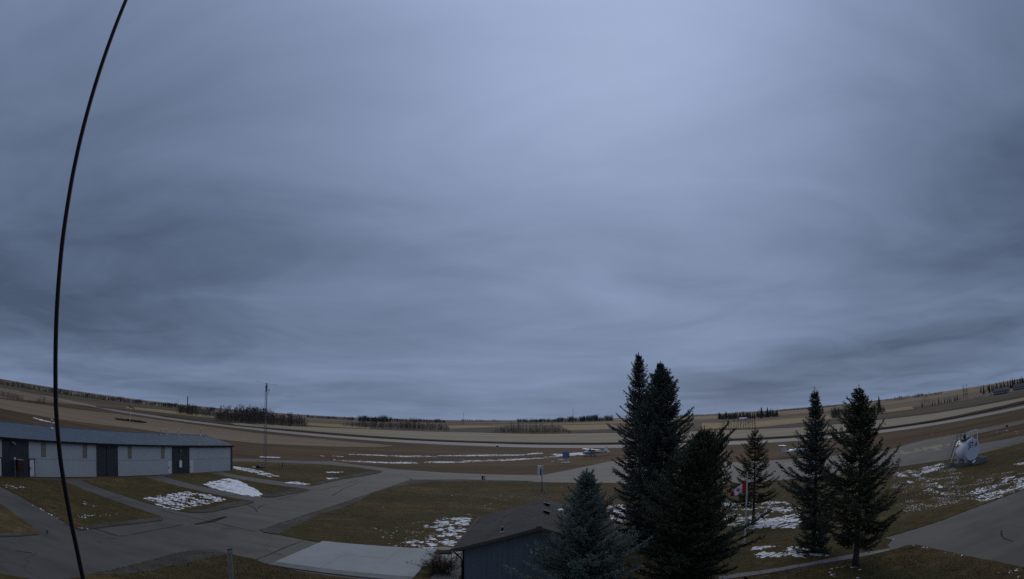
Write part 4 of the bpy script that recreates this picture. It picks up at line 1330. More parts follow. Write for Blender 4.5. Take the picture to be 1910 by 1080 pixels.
cloth_part('red_bar', 0.0, 0.25, MAT['red'])
cloth_part('white_field', 0.25, 0.75, MAT['flag_white'])
cloth_part('red_bar', 0.75, 1.0, MAT['red'])
half = [(0, 1.0), (0.12, 0.78), (0.27, 0.85), (0.20, 0.45), (0.33, 0.58), (0.40, 0.50), (0.60, 0.52), (0.55, 0.32), (0.62, 0.22), (0.30, 0.0), (0.34, -0.12), (0.05, -0.08), (0.04, -0.42)]
lf = [(0.5 + x * 0.17, 0.46 + z * 0.36) for x, z in half] + [(0.5 - x * 0.17, 0.46 + z * 0.36) for x, z in reversed(half[1:])]
for s in (-1, 1):
    mb = MB()
    tri_ = tessellate_polygon([[Vector((u, v, 0)) for u, v in lf]])
    mb.add([cloth(u, v) + Vector((0, s * 0.012, 0)) for u, v in lf], [tuple(t) for t in tri_])
    mb.build('maple_leaf', MAT['red'], flag)

# ------------------------------------------------------------------ signs and markers
MAT['blue'] = plain('blue sign sheet', (0.025, 0.070, 0.30), 0.5, var=0.06)
MAT['orange'] = plain('faded orange', (0.42, 0.115, 0.045), 0.7, var=0.15)
b = g(1055.5, 863)
sg = empty('information_sign', (b.x, b.y, 0.0))
tag(sg, 'blue information board on two white posts beyond the apron', 'sign')
for x in (-0.52, 0.62):
    part('post', MAT['white'], sg, bb=(x - 0.06, x + 0.06, -0.06, 0.06, 0.0, 1.15))
part('board', MAT['blue'], sg, bb=(-0.82, 0.88, -0.04, 0.04, 1.16, 2.62))
part('base_strip', MAT['white'], sg, bb=(-1.05, 1.0, -0.25, 0.3, 0.0, 0.14))
mb = MB()
rg = random.Random(3)
for k, z in enumerate((2.35, 2.05, 1.75, 1.45)):
    x = -0.62
    while x < 0.55:
        w = rg.uniform(0.08, 0.22)
        mb.bb(x, min(x + w, 0.68), -0.052, -0.0405, z - 0.05, z + 0.05)
        x += w + rg.uniform(0.06, 0.14)
mb.build('lettering', MAT['white'], sg)['kind'] = 'stuff'


def marker(px, py, label, dark_top=True, h=0.9, w=0.55):
    b = g(px, py)
    o = empty('taxiway_marker', (b.x, b.y, 0.05), -math.atan2(b.x, b.y))
    part('stake', MAT['galv'], o, tube=([(0, 0, 0), (0, 0, h * 0.5)], 0.03, 6))
    part('panel', MAT['black'], o, bb=(-w / 2, w / 2, -0.03, 0.03, h * 0.42, h))
    part('white_mark', MAT['white'], o, boxes=[(-w * 0.1, w * 0.38, -0.045, -0.0305, h * 0.55, h * 0.72), (w * 0.05, w * 0.35, -0.045, -0.0305, h * 0.76, h * 0.92)])
    tag(o, label, 'marker', 'small black and white taxiway markers')
    return o


marker(901.5, 900.5, 'small black and white taxiway marker on the lawn left of the house tripod', h=1.15, w=0.6)
marker(528.5, 874.5, 'small black and white taxiway marker right of the lattice tower', h=1.05, w=0.42)
b = g(927.5, 836)
o = empty('edge_light_box', (b.x, b.y, 0.0))
part('housing', MAT['black'], o, bb=(-0.42, 0.42, -0.3, 0.3, 0.35, 1.0), bevel=0.03)
part('base', MAT['white'], o, bb=(-0.38, 0.38, -0.28, 0.28, 0.0, 0.34))
tag(o, 'dark box on a white base at the near edge of the runway', 'light box')
b = g(1878, 804)
o = empty('guide_sign', (b.x, b.y, 0.0), R(-50))
part('stake', MAT['steel_dark'], o, tube=([(0, 0, 0), (0, 0, 1.0)], 0.03, 6))
part('panel', MAT['black'], o, bb=(-0.25, 0.25, -0.03, 0.03, 0.85, 1.3))
part('foot', MAT['white'], o, bb=(-0.3, 0.3, -0.6, -0.2, 0.0, 0.16))
tag(o, 'dark guide sign on a stake beyond the fuel tank', 'sign')
for px, py, lab in ((587, 809, 'orange runway marker cone at the far edge of the runway'), (629.5, 858.5, 'orange cone between two snow windrows'), (620, 857.5, 'orange cone at the left end of the near windrow')):
    b = g(px, py)
    mb = MB()
    hh = 1.3 if py < 820 else 0.55
    mb.tube([(0, 0, 0), (0, 0, 0.05), (0, 0, 0.06), (0, 0, hh)], [0.4, 0.4, 0.26, 0.04], 10)
    o = mb.build('traffic_cone', MAT['orange'])
    o.location = (b.x, b.y, 0.02)
    tag(o, lab, 'cone')
# windsock in its dark ring
b = g(243, 785.5)
ws = empty('windsock', (b.x, b.y, 0.0))
hs = at(243, 757, math.hypot(b.x, b.y)).z
part('pole', MAT['white'], ws, tube=([(0, 0, 0), (0, 0, hs)], [0.12, 0.07], 8))
part('sock', MAT['orange'], ws, tube=([(-0.3, 0, hs - 0.2), (0.6, 0.1, hs - 0.35), (1.6, 0.2, hs - 0.75), (2.2, 0.2, hs - 1.1)], [0.55, 0.5, 0.38, 0.25], 10))
part('hoop', MAT['black'], ws, tube=([(-0.55, 0, hs - 0.2), (-0.25, 0, hs - 0.2)], 0.58, 10))
mb = MB()
rg = random.Random(4)
for k in range(90):
    a = rg.uniform(0, 6.28)
    r_ = rg.uniform(5.5, 8.0)
    x, y = r_ * math.cos(a), r_ * math.sin(a)
    mb.tube([(x, y, 0), (x + rg.uniform(-.5, .5), y + rg.uniform(-.5, .5), rg.uniform(0.25, 0.6))], [rg.uniform(0.5, 1.0), 0.1], 5)
mb.build('weed_ring', MAT['ditch'], ws)
tag(ws, 'orange windsock on a white pole in a weedy ring', 'windsock')
# twin steel posts at the lower edge
p0 = at(427, 1025, 31.0)
tp_ = empty('sign_post', (p0.x, p0.y, 0.05), R(-22))
for k, (dx, dz) in enumerate(((-0.045, -0.04), (0.05, 0.0))):
    part('post', MAT['galv'], tp_, bb=(dx - 0.042, dx + 0.042, -0.042 + k * 0.12, 0.042 + k * 0.12, 0, p0.z - 0.05 + dz))
    part('post_cap', MAT['steel_dark'], tp_, bb=(dx - 0.052, dx + 0.052, -0.055 + k * 0.12, 0.055 + k * 0.12, p0.z - 0.05 + dz, p0.z + 0.02 + dz))
tag(tp_, 'pair of bare galvanised posts at the near left lawn', 'post')

# ------------------------------------------------------------------ the two parked planes
MAT['plane'] = plain('white gelcoat', (0.74, 0.75, 0.74), 0.3, var=0.04, spec=0.5)
MAT['plane_blue'] = plain('pale blue plane paint', (0.28, 0.36, 0.50), 0.35, var=0.05, spec=0.5)


def foil(mb, root, tip, c0, c1, t0, up=Vector((0, 0, 1)), fwd=Vector((1, 0, 0))):
    vs = []
    for p, c, t in ((root, c0, t0), (tip, c1, t0 * 0.7)):
        for a, h in ((0.5, 0), (0.25, 1), (-0.5, 0.1), (0.25, -0.7)):
            vs.append(Vector(p) + fwd * (a * c) + up * (h * t * c))
    mb.add(vs, [(0, 1, 5, 4), (1, 2, 6, 5), (2, 3, 7, 6), (3, 0, 4, 7), (0, 3, 2, 1), (4, 5, 6, 7)])


def plane(name, loc, rz, label, ttail, body):
    o = empty(name, loc, rz)
    # nose towards +x
    part('fuselage', body, o, smooth=True, tube=([(3.2, 0, 1.05), (2.9, 0, 1.05), (1.9, 0, 1.15), (0.5, 0, 1.2), (-1.2, 0, 1.15), (-3.4, 0, 1.1), (-4.4, 0, 1.1)], [0.10, 0.36, 0.56, 0.60, 0.42, 0.20, 0.12], 12))
    zw = 0.85 if ttail else 2.0
    mb = MB()
    for s in (-1, 1):
        foil(mb, (0.4, s * 0.2, zw), (0.4, s * 5.2, zw + (0.3 if ttail else 0.1)), 1.35, 1.0, 0.07)
    mb.build('wing', MAT['plane'], o)
    mb = MB()
    foil(mb, (-4.0, 0, 1.1), (-4.5, 0, 2.65), 1.5, 0.85, 0.05, up=Vector((0, 1, 0)))
    mb.build('fin', MAT['plane'], o)
    mb = MB()
    zt = 2.66 if ttail else 1.3
    for s in (-1, 1):
        foil(mb, (-4.5, s * 0.02, zt), (-4.6, s * 1.6, zt), 0.9, 0.65, 0.06)
    mb.build('tailplane', MAT['plane'], o)
    mb = MB()
    mb.tube([(1.7, 0, 1.5), (1.2, 0, 1.75), (0.2, 0, 1.85), (-0.9, 0, 1.5)], [0.15, 0.42, 0.45, 0.12], 10)
    mb.build('canopy', MAT['glass'], o, smooth=True)
    for x, y in ((2.4, 0), (0.1, 1.1), (0.1, -1.1)):
        part('gear_strut', MAT['galv'], o, tube=([(x * 0.95, y * 0.3, 0.8), (x, y, 0.2)], 0.04, 6))
        part('wheel', MAT['black'], o, tube=([(x, y - 0.07, 0.2), (x, y + 0.07, 0.2)], 0.2, 12))
    part('propeller', MAT['black'], o, bb=(3.2, 3.24, -0.06, 0.06, 0.2, 1.9))
    part('spinner', MAT['plane'], o, tube=([(3.2, 0, 1.05), (3.45, 0, 1.05)], [0.12, 0.02], 8))
    if not ttail:
        for s in (-1, 1):
            part('wing_strut', MAT['plane'], o, tube=([(0.5, s * 0.45, 0.75), (0.4, s * 2.4, 1.98)], 0.035, 5))
    tag(o, label, 'airplane')
    return o


b = g(1466, 852.5)
plane('parked_airplane', (b.x + 3.9, b.y + 0.6, 0.0), R(2), 'white T-tail airplane parked on the grass behind the spruces', True, MAT['plane'])
b = g(1106, 851)
plane('parked_airplane', (b.x, b.y, 0.0), R(200), 'high-wing airplane parked on the grass right of the blue sign', False, MAT['plane_blue'])
for px, py in ((1449.5, 852),):
    b = g(px, py)
    o = part('white_stake', MAT['white'], None, tube=([(0, 0, 0), (0, 0, 1.05)], 0.04, 6))
    o.location = (b.x, b.y, 0)
    tag(o, 'thin white stake left of the T-tail airplane', 'stake')

# ------------------------------------------------------------------ the cable hanging close by the camera
MAT['cable'] = plain('black rubber cable', (0.006, 0.006, 0.007), 0.6, var=0.2, scale=8, spec=0.25)
cpx = [(245, -30), (235, 0), (212, 58), (190, 120), (169, 188), (150, 260), (136, 325), (125, 390), (116, 455), (110, 520), (106, 580), (104, 640), (103.5, 700), (104.5, 760), (108, 810), (112.5, 855), (118.5, 895), (125, 932), (134, 980), (144, 1027), (155, 1080), (163, 1110)]
nrm_ = ray(104, 700)
nrm_ = Vector((nrm_.x, nrm_.y, 0)).normalized()
cp = []
for x, y in cpx:
    d = ray(x, y)
    k = 2.4 / (d.x * nrm_.x + d.y * nrm_.y)
    cp.append(Vector((0, 0, CAMH)) + d * k)
up_ = (cp[0] - cp[2]).normalized()
dn_ = (cp[-1] - cp[-3]).normalized()
cp = [cp[0] + up_ * 4.0] + cp + [cp[-1] + dn_ * (cp[-1].z / -dn_.z)]
mb = MB()
mb.tube(cp, 0.0102, 10)
cb = mb.build('hanging_cable', MAT['cable'], smooth=True)
tag(cb, 'thick black cable hanging close to the viewer on the left', 'cable')
# ------------------------------------------------------------------ conifers
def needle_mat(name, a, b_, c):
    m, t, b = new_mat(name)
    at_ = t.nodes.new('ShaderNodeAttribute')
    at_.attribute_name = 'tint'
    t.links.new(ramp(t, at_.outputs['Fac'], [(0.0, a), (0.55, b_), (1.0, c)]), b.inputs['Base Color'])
    b.inputs['Roughness'].default_value = 0.7
    b.inputs['Specular IOR Level'].default_value = 0.25
    return m


MAT['bark'] = plain('grey brown bark', (0.072, 0.058, 0.048), 0.9, var=0.3, scale=5, bmp=0.8, bscale=14)
MAT['cone'] = plain('brown cones', (0.13, 0.070, 0.036), 0.8, var=0.25, scale=6)
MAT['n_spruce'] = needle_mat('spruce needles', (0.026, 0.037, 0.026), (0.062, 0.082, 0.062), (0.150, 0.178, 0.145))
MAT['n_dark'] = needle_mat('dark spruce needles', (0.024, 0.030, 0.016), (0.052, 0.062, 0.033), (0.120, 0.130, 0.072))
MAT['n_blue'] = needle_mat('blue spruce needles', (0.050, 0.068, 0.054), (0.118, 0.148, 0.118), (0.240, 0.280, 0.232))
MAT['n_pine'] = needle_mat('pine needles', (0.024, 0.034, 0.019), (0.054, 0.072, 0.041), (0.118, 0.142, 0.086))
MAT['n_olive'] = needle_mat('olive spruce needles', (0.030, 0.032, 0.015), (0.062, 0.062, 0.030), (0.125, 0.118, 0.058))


def brushes(P, D, Lg, Wd, Tn, rs, blades=5):
    """sprays of needles: blades thin triangles fanning forward from each point"""
    n = len(P)
    P, D = np.asarray(P, float), np.asarray(D, float)
    D /= np.linalg.norm(D, axis=1, keepdims=True) + 1e-9
    Lg, Wd, Tn = np.asarray(Lg, float)[:, None], np.asarray(Wd, float)[:, None], np.asarray(Tn, float)
    ref = np.where(np.abs(D[:, 2:3]) < 0.9, np.array([[0, 0, 1.0]]), np.array([[1.0, 0, 0]]))
    U = np.cross(D, ref)
    U /= np.linalg.norm(U, axis=1, keepdims=True)
    Vv = np.cross(D, U)
    V, A = [], []
    ph = rs.uniform(0, 6.28, (n, 1))
    for k in range(blades):
        a = ph + 2 * PI * k / blades + rs.uniform(-0.4, 0.4, (n, 1))
        rad = np.cos(a) * U + np.sin(a) * Vv
        sid = -np.sin(a) * U + np.cos(a) * Vv
        s = rs.uniform(0.0, 0.45, (n, 1))
        l = rs.uniform(0.75, 1.15, (n, 1))
        b0 = P + D * Lg * s * 0.6
        V += [b0 - sid * Wd * 0.55, b0 + sid * Wd * 0.55, b0 + D * Lg * l * 0.8 + rad * Wd * rs.uniform(0.9, 1.8, (n, 1))]
        A.append(np.clip(Tn + rs.uniform(-0.22, 0.22, n), 0, 1))
    V = np.stack(V, 1).reshape(-1, 3)
    T = np.arange(len(V)).reshape(-1, 3)
    return V, T, np.stack(A, 1).ravel()


def conifer(name, loc, H, Rad, label, seed, z0=0.4, gap=0.30, per=6, pw=0.85, e_bot=-8, e_top=48, tipup=0.18, droop=0.10, mat='n_spruce', bl=0.15, bw=0.032,
            dens=1.0, twig=0.55, bare=0.0, cones=0, lobes=0.0, rtrunk=0.2, lean=(0, 0), blades=5, skirt=0.08, tipw=0.06, group=None, twist=0.0, hang=0.0):
    rs = np.random.RandomState(seed)
    rg = random.Random(seed)
    root = empty(name, loc, 0.0)
    tag(root, label, 'tree', group)
    tz = lambda z: Vector((lean[0] * (z / H) ** 2 * H, lean[1] * (z / H) ** 2 * H, z))
    n = 10
    mb = MB()
    mb.tube([tz(H * k / n) for k in range(n + 1)], [max(0.012, rtrunk * (1 - 0.97 * (k / n) ** 0.9) * (1.25 if k == 0 else 1)) for k in range(n + 1)], 9)
    mb.build('trunk', MAT['bark'], root, smooth=True)
    P, D, Lg, Wd, Tn = [], [], [], [], []
    wood = MB()
    lob = [(rg.uniform(0, 6.28), rg.uniform(0.1, 0.9), rg.uniform(0.5, 1.0)) for _ in range(9)]
    z = z0
    a0 = 0.0

    def spray(p, d, L, tn, side_up):
        """needles along a twig from p in direction d"""
        st = 0.085 / dens
        k = max(1, int(L / st))
        for i in range(k + 1):
            q = p + d * (L * i / max(1, k))
            dd = d + Vector((rg.uniform(-.45, .45), rg.uniform(-.45, .45), rg.uniform(-.35, .45) - hang))
            P.append(q)
            D.append(dd)
            Lg.append(bl * rg.uniform(0.75, 1.25))
            Wd.append(bw * rg.uniform(0.8, 1.3))
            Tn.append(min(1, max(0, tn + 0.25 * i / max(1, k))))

    while z < H - 0.40:
        lenvar = [rg.uniform(0.82, 1.12) for _ in range(7)]
        u = (z - z0) / (H - z0)
        prof = (1 - u) ** pw * (0.72 + 0.28 * min(1.0, u / skirt)) + tipw / Rad * 0.5 * (1 - u)
        prof *= min(1.0, 0.30 + (1 - u) / 0.16)
        nb = per if u < 0.85 else max(4, per - 1)
        a0 += rg.uniform(0.4, 1.2)
        for b in range(nb):
            if rg.random() < bare:
                continue
            az = a0 + 2 * PI * b / nb + rg.uniform(-0.35, 0.35)
            L = Rad * prof * rg.uniform(0.60, 1.12) * lenvar[b % 7]
            lf_ = 1.0
            for (la, lu, lw) in lob:
                lf_ += lobes * (lw * max(0, math.cos(az - la)) * math.exp(-((u - lu) / 0.11) ** 2) - 0.07)
            L *= min(1.22, max(0.55, lf_))
            L = max(L, 0.16)
            el = R(e_bot + (e_top - e_bot) * u ** 1.1 + rg.uniform(-7, 7))
            ca, sa = math.cos(az), math.sin(az)
            zz0 = z + rg.uniform(-0.5, 0.5) * gap
            base = tz(zz0)
            m = max(3, int(L / 0.16))
            pts = []
            for i in range(m + 1):
                s = i / m
                h = L * (math.sin(el) * s - droop * math.sin(PI * s) * (1 - u) + tipup * s * s)
                w = L * math.cos(el) * s
                az2 = az + twist * s
                pts.append(base + Vector((w * math.cos(az2), w * math.sin(az2), h)))
            wood.tube([pts[0], pts[m // 2], pts[-1]], [0.012 + 0.011 * L, 0.008 + 0.006 * L, 0.004], 4, False)
            tn0 = rg.uniform(0.12, 0.55)
            for i in range(m + 1):
                s = i / m
                if s < 0.16 and L > 0.8:
                    continue
                t = (pts[min(i + 1, m)] - pts[max(i - 1, 0)]).normalized()
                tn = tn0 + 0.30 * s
                spray(pts[i], t, 0.10, tn, 0)
                side = Vector((-t.y, t.x, 0))
                side = side.normalized() if side.length > 1e-4 else Vector((1, 0, 0))
                tl = min(twig, 0.50 * L * (1 - s) + 0.13) * rg.uniform(0.7, 1.15)
                for sg_ in (-1, 1):
                    if rg.random() < 0.10:
                        continue
                    d = (t * rg.uniform(0.45, 0.9) + side * sg_ * rg.uniform(0.6, 1.0) + Vector((0, 0, rg.uniform(-0.30, 0.15) - hang * 0.6))).normalized()
                    spray(pts[i], d, tl, tn, 1)
                    if tl > 0.34 and rg.random() < 0.75:
                        q = pts[i] + d * tl * 0.5
                        d2 = (d * 0.6 + t * 0.8 + Vector((0, 0, rg.uniform(-0.25, 0.1)))).normalized()
                        spray(q, d2, tl * 0.5, tn + 0.05, 1)
                if rg.random() < 0.35:
                    spray(pts[i], (t * 0.6 + Vector((0, 0, rg.choice((-0.8, 0.6))))).normalized(), 0.16, tn, 0)
        z += gap * rg.uniform(0.75, 1.25) * (1.0 if u < 0.8 else 0.75)
    top = tz(H)
    for k in range(7):
        P.append(top - Vector((0, 0, 0.30 * k / 7)))
        D.append(Vector((rg.uniform(-.3, .3), rg.uniform(-.3, .3), 1)))
        Lg.append(bl)
        Wd.append(bw * 0.7)
        Tn.append(0.5)
    wood.build('branches', MAT['bark'], root)
    V, T, A_ = brushes([tuple(p) for p in P], [tuple(d) for d in D], Lg, Wd, Tn, rs, blades)
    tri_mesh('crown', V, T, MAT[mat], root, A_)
    if cones:
        mb = MB()
        for k in range(cones):
            u = rg.uniform(0.62, 0.97)
            az = rg.uniform(0, 6.28)
            r_ = Rad * (1 - u) ** pw * rg.uniform(0.45, 0.95)
            p = tz(z0 + u * (H - z0)) + Vector((r_ * math.cos(az), r_ * math.sin(az), 0))
            mb.tube([p, p - Vector((0, 0, 0.05)), p - Vector((0, 0, 0.13))], [0.008, 0.028, 0.008], 5)
        mb.build('cones', MAT['cone'], root)['kind'] = 'stuff'
    return root


def gz(px, py):
    p = g(px, py)
    return (p.x, p.y, 0.05)


def pt(azd, d):
    return (d * math.sin(R(azd)), d * math.cos(R(azd)), 0.05)


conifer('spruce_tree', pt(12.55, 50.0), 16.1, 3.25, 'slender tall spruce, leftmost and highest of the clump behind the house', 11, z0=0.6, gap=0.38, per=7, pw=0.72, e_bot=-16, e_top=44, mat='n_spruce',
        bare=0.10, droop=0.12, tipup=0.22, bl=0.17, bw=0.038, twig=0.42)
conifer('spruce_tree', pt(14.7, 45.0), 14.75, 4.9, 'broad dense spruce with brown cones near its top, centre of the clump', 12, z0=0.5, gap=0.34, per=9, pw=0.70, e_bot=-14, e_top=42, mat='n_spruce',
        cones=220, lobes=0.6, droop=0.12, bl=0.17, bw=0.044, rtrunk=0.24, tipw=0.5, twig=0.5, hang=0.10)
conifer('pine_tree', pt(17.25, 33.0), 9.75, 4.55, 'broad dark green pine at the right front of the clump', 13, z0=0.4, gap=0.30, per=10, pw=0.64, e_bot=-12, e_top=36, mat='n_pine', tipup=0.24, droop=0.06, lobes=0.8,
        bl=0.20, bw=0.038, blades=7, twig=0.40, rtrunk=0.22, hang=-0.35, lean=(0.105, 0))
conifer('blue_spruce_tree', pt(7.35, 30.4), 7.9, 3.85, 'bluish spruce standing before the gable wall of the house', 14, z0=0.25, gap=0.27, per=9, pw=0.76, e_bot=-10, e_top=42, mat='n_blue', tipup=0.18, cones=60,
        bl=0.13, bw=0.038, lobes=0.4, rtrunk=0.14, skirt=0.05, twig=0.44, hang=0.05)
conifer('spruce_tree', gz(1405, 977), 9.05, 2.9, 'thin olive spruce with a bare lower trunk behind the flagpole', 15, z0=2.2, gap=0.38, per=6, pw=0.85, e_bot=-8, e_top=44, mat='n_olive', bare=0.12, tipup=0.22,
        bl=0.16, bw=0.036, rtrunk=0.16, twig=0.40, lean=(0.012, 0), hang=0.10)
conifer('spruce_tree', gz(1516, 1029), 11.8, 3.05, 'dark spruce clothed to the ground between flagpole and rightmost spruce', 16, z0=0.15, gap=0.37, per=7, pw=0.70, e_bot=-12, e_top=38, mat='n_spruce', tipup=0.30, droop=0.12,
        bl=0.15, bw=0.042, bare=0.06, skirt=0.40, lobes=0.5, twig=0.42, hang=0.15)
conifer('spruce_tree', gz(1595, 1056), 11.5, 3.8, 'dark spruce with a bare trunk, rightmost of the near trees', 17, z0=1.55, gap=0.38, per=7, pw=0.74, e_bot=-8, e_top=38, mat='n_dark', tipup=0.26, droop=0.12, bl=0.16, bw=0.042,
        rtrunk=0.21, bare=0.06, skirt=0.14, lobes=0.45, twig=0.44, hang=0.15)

# ------------------------------------------------------------------ the leafless shrub beside the house
MAT['twig'] = plain('grey brown twigs', (0.075, 0.060, 0.050), 0.9, var=0.3, scale=3)
MAT['dead_leaf'] = plain('dry brown leaves', (0.115, 0.062, 0.036), 0.85, var=0.35, scale=6)
sb = at(822, 1072, 38.0)
shr = empty('shrub', (sb.x, sb.y, 0.05))
tag(shr, 'round shrub with few dry brown leaves left of the house', 'shrub')
rg = random.Random(8)
mb, lv, lt = MB(), [], []
for k in range(150):
    az, el = rg.uniform(0, 6.28), rg.uniform(0.35, 1.45)
    L = rg.uniform(0.9, 1.75)
    d = Vector((math.cos(az) * math.cos(el) * 1.25, math.sin(az) * math.cos(el), math.sin(el) * 0.9))
    o_ = Vector((rg.uniform(-.6, .6), rg.uniform(-.25, .25), 0))
    p = [o_, o_ + d * L * 0.5 + Vector((0, 0, 0.12)), o_ + d * L + Vector((0, 0, 0.05))]
    mb.tube(p, [0.014, 0.010, 0.004], 4, False)
    for j in range(4):
        q = p[1] + (p[2] - p[1]) * rg.uniform(-0.5, 1)
        e = q + Vector((rg.uniform(-.3, .3), rg.uniform(-.3, .3), rg.uniform(0, .3)))
        mb.tube([q, e], [0.006, 0.003], 3, False)
        for i in range(9):
            c = q + (e - q) * rg.random() + Vector((rg.uniform(-.06, .06), rg.uniform(-.06, .06), rg.uniform(-.05, .05)))
            a_, b_ = Vector((rg.uniform(-1, 1), rg.uniform(-1, 1), rg.uniform(-1, 1))).normalized() * 0.055, Vector((rg.uniform(-1, 1), rg.uniform(-1, 1), rg.uniform(-1, 1))).normalized() * 0.032
            n = len(lv)
            lv += [tuple(c - a_), tuple(c + b_), tuple(c + a_)]
            lt.append((n, n + 1, n + 2))
mb.build('stems', MAT['twig'], shr)
tri_mesh('leaves', lv, lt, MAT['dead_leaf'], shr)

# ------------------------------------------------------------------ far woods, tree by tree where they can be told apart
MAT['bare_wood'] = plain('bare wood grey', (0.080, 0.068, 0.062), 0.95, var=0.3, scale=0.1)
MAT['pale_wood'] = plain('pale poplar bark', (0.150, 0.130, 0.112), 0.95, var=0.3, scale=0.2)
MAT['far_green'] = plain('far spruce green', (0.034, 0.038, 0.036), 0.9, var=0.3, scale=0.15)
MAT['far_olive'] = plain('far yellowing crown', (0.070, 0.055, 0.026), 0.9, var=0.3, scale=0.15)
MAT['scrub'] = plain('dark leafless scrub', (0.062, 0.053, 0.048), 0.95, var=0.35, scale=0.12)


def bare_tree(mb_v, mb_t, p, h, rg, spread=0.28, nbr=16, ntw=46, thick=1.0):
    """trunk, limbs and a haze of twigs, as triangles"""
    def stick(a, b, r0, r1):
        d = (b - a)
        n = Vector((-d.y, d.x, 0))
        n = n.normalized() if n.length > 1e-6 else Vector((1, 0, 0))
        o2 = n.cross(d).normalized()
        k = len(mb_v)
        for j in range(3):
            q = (n * math.cos(j * 2.094) + o2 * math.sin(j * 2.094))
            mb_v.extend([tuple(a + q * r0), tuple(b + q * r1)])
        for j in range(3):
            i0, i1 = k + 2 * j, k + 2 * ((j + 1) % 3)
            mb_t.extend([(i0, i1, i1 + 1), (i0, i1 + 1, i0 + 1)])
    p = Vector(p)
    top = p + Vector((rg.uniform(-.05, .05) * h, rg.uniform(-.05, .05) * h, h))
    stick(p, top, 0.009 * h * thick, 0.003 * h * thick)
    ends = []
    for k in range(nbr):
        u = rg.uniform(0.22, 0.95)
        a = p + (top - p) * u
        az = rg.uniform(0, 6.28)
        L = h * spread * (1.15 - u * 0.7) * rg.uniform(0.6, 1.2)
        e = a + Vector((math.cos(az) * L * 0.75, math.sin(az) * L * 0.75, L * rg.uniform(0.5, 1.1)))
        stick(a, e, 0.004 * h * thick, 0.002 * h * thick)
        ends.append((a, e))
    for k in range(ntw):
        a, e = rg.choice(ends)
        q = a + (e - a) * rg.uniform(0.1, 1.0)
        w = q + Vector((rg.uniform(-1, 1), rg.uniform(-1, 1), rg.uniform(-0.3, 1.2))) * (0.12 * h)
        n = Vector((rg.uniform(-1, 1), rg.uniform(-1, 1), rg.uniform(-.3, .3))) * (0.010 * h * thick)
        k0 = len(mb_v)
        mb_v.extend([tuple(q - n), tuple(q + n), tuple(w)])
        mb_t.append((k0, k0 + 1, k0 + 2))


def far_conifer(mb_v, mb_t, p, h, rg, w=0.19, tiers=9):
    p = Vector(p)
    k0 = len(mb_v)
    mb_v.extend([(p.x - 0.02 * h, p.y, p.z), (p.x + 0.02 * h, p.y, p.z), (p.x, p.y, p.z + h)])
    mb_t.append((k0, k0 + 1, k0 + 2))
    for i in range(tiers):
        u = i / tiers
        z = p.z + h * (0.08 + 0.86 * u)
        r_ = h * w * (1 - u) ** 0.85 + 0.012 * h
        nb = 9
        a0 = rg.uniform(0, 6)
        for k in range(nb):
            a = a0 + 2 * PI * k / nb
            rr = r_ * rg.uniform(0.6, 1.2)
            da = 0.42
            k0 = len(mb_v)
            mb_v.extend([(p.x, p.y, z + h * 0.15), (p.x + rr * math.cos(a - da) * 0.8, p.y + rr * math.sin(a - da) * 0.8, z - 0.01 * h),
                         (p.x + rr * math.cos(a) * 1.15, p.y + rr * math.sin(a) * 1.15, z - 0.03 * h), (p.x + rr * math.cos(a + da) * 0.8, p.y + rr * math.sin(a + da) * 0.8, z - 0.01 * h)])
            mb_t.extend([(k0, k0 + 1, k0 + 2), (k0, k0 + 2, k0 + 3)])


def wood(name, outline, hfun, n, label, seed, mat='bare_wood', conif=0.0, dist=None, spread=0.28, cat='woodland', thick=1.0, ntw=60, dens=2.2, under=True):
    thick = thick * 0.62
    """a mass of trees over an outline on the ground (or along a line at a distance)"""
    rg = random.Random(seed)
    V, T = [], []
    if dist is None:
        P = W(outline)
        x0, x1, y0, y1 = min(p.x for p in P), max(p.x for p in P), min(p.y for p in P), max(p.y for p in P)
    n = int(n * dens)
    k = 0
    tries = 0
    while k < n and tries < n * 40:
        tries += 1
        if dist is None:
            x, y = rg.uniform(x0, x1), rg.uniform(y0, y1)
            if not point_in(P, x, y):
                continue
            z = hills(x, y)
        else:
            s = rg.random() * (len(outline) - 1)
            i = int(s)
            f = s - i
            px = outline[i][0] * (1 - f) + outline[i + 1][0] * f
            d = ray(px, 780)
            dd = dist * rg.uniform(0.97, 1.06)
            q = math.hypot(d.x, d.y)
            x, y = d.x / q * dd, d.y / q * dd
            z = hills(x, y)
        h = hfun(x, y, rg) * max(0.35, min(1.15, 0.72 + 1.1 * mnoise.noise(Vector((x * 0.03, y * 0.03, seed)))))
        if dist is None:
            ef = min(1.0, 0.35 + min(x - x0, x1 - x) / 14.0)
            h *= ef
        if rg.random() < conif:
            far_conifer(V, T, (x, y, z), h, rg)
        else:
            bare_tree(V, T, (x, y, z - 0.2), h, rg, spread, 10, ntw, thick)
            if under and rg.random() < 0.8:
                bare_tree(V, T, (x + rg.uniform(-3, 3), y + rg.uniform(-3, 3), z - 0.2), h * rg.uniform(0.25, 0.5), rg, 0.7, 6, 24, thick * 2)
        k += 1
    o = tri_mesh(name, V, T, MAT[mat])
    tag(o, label, cat, kind='stuff')
    return o


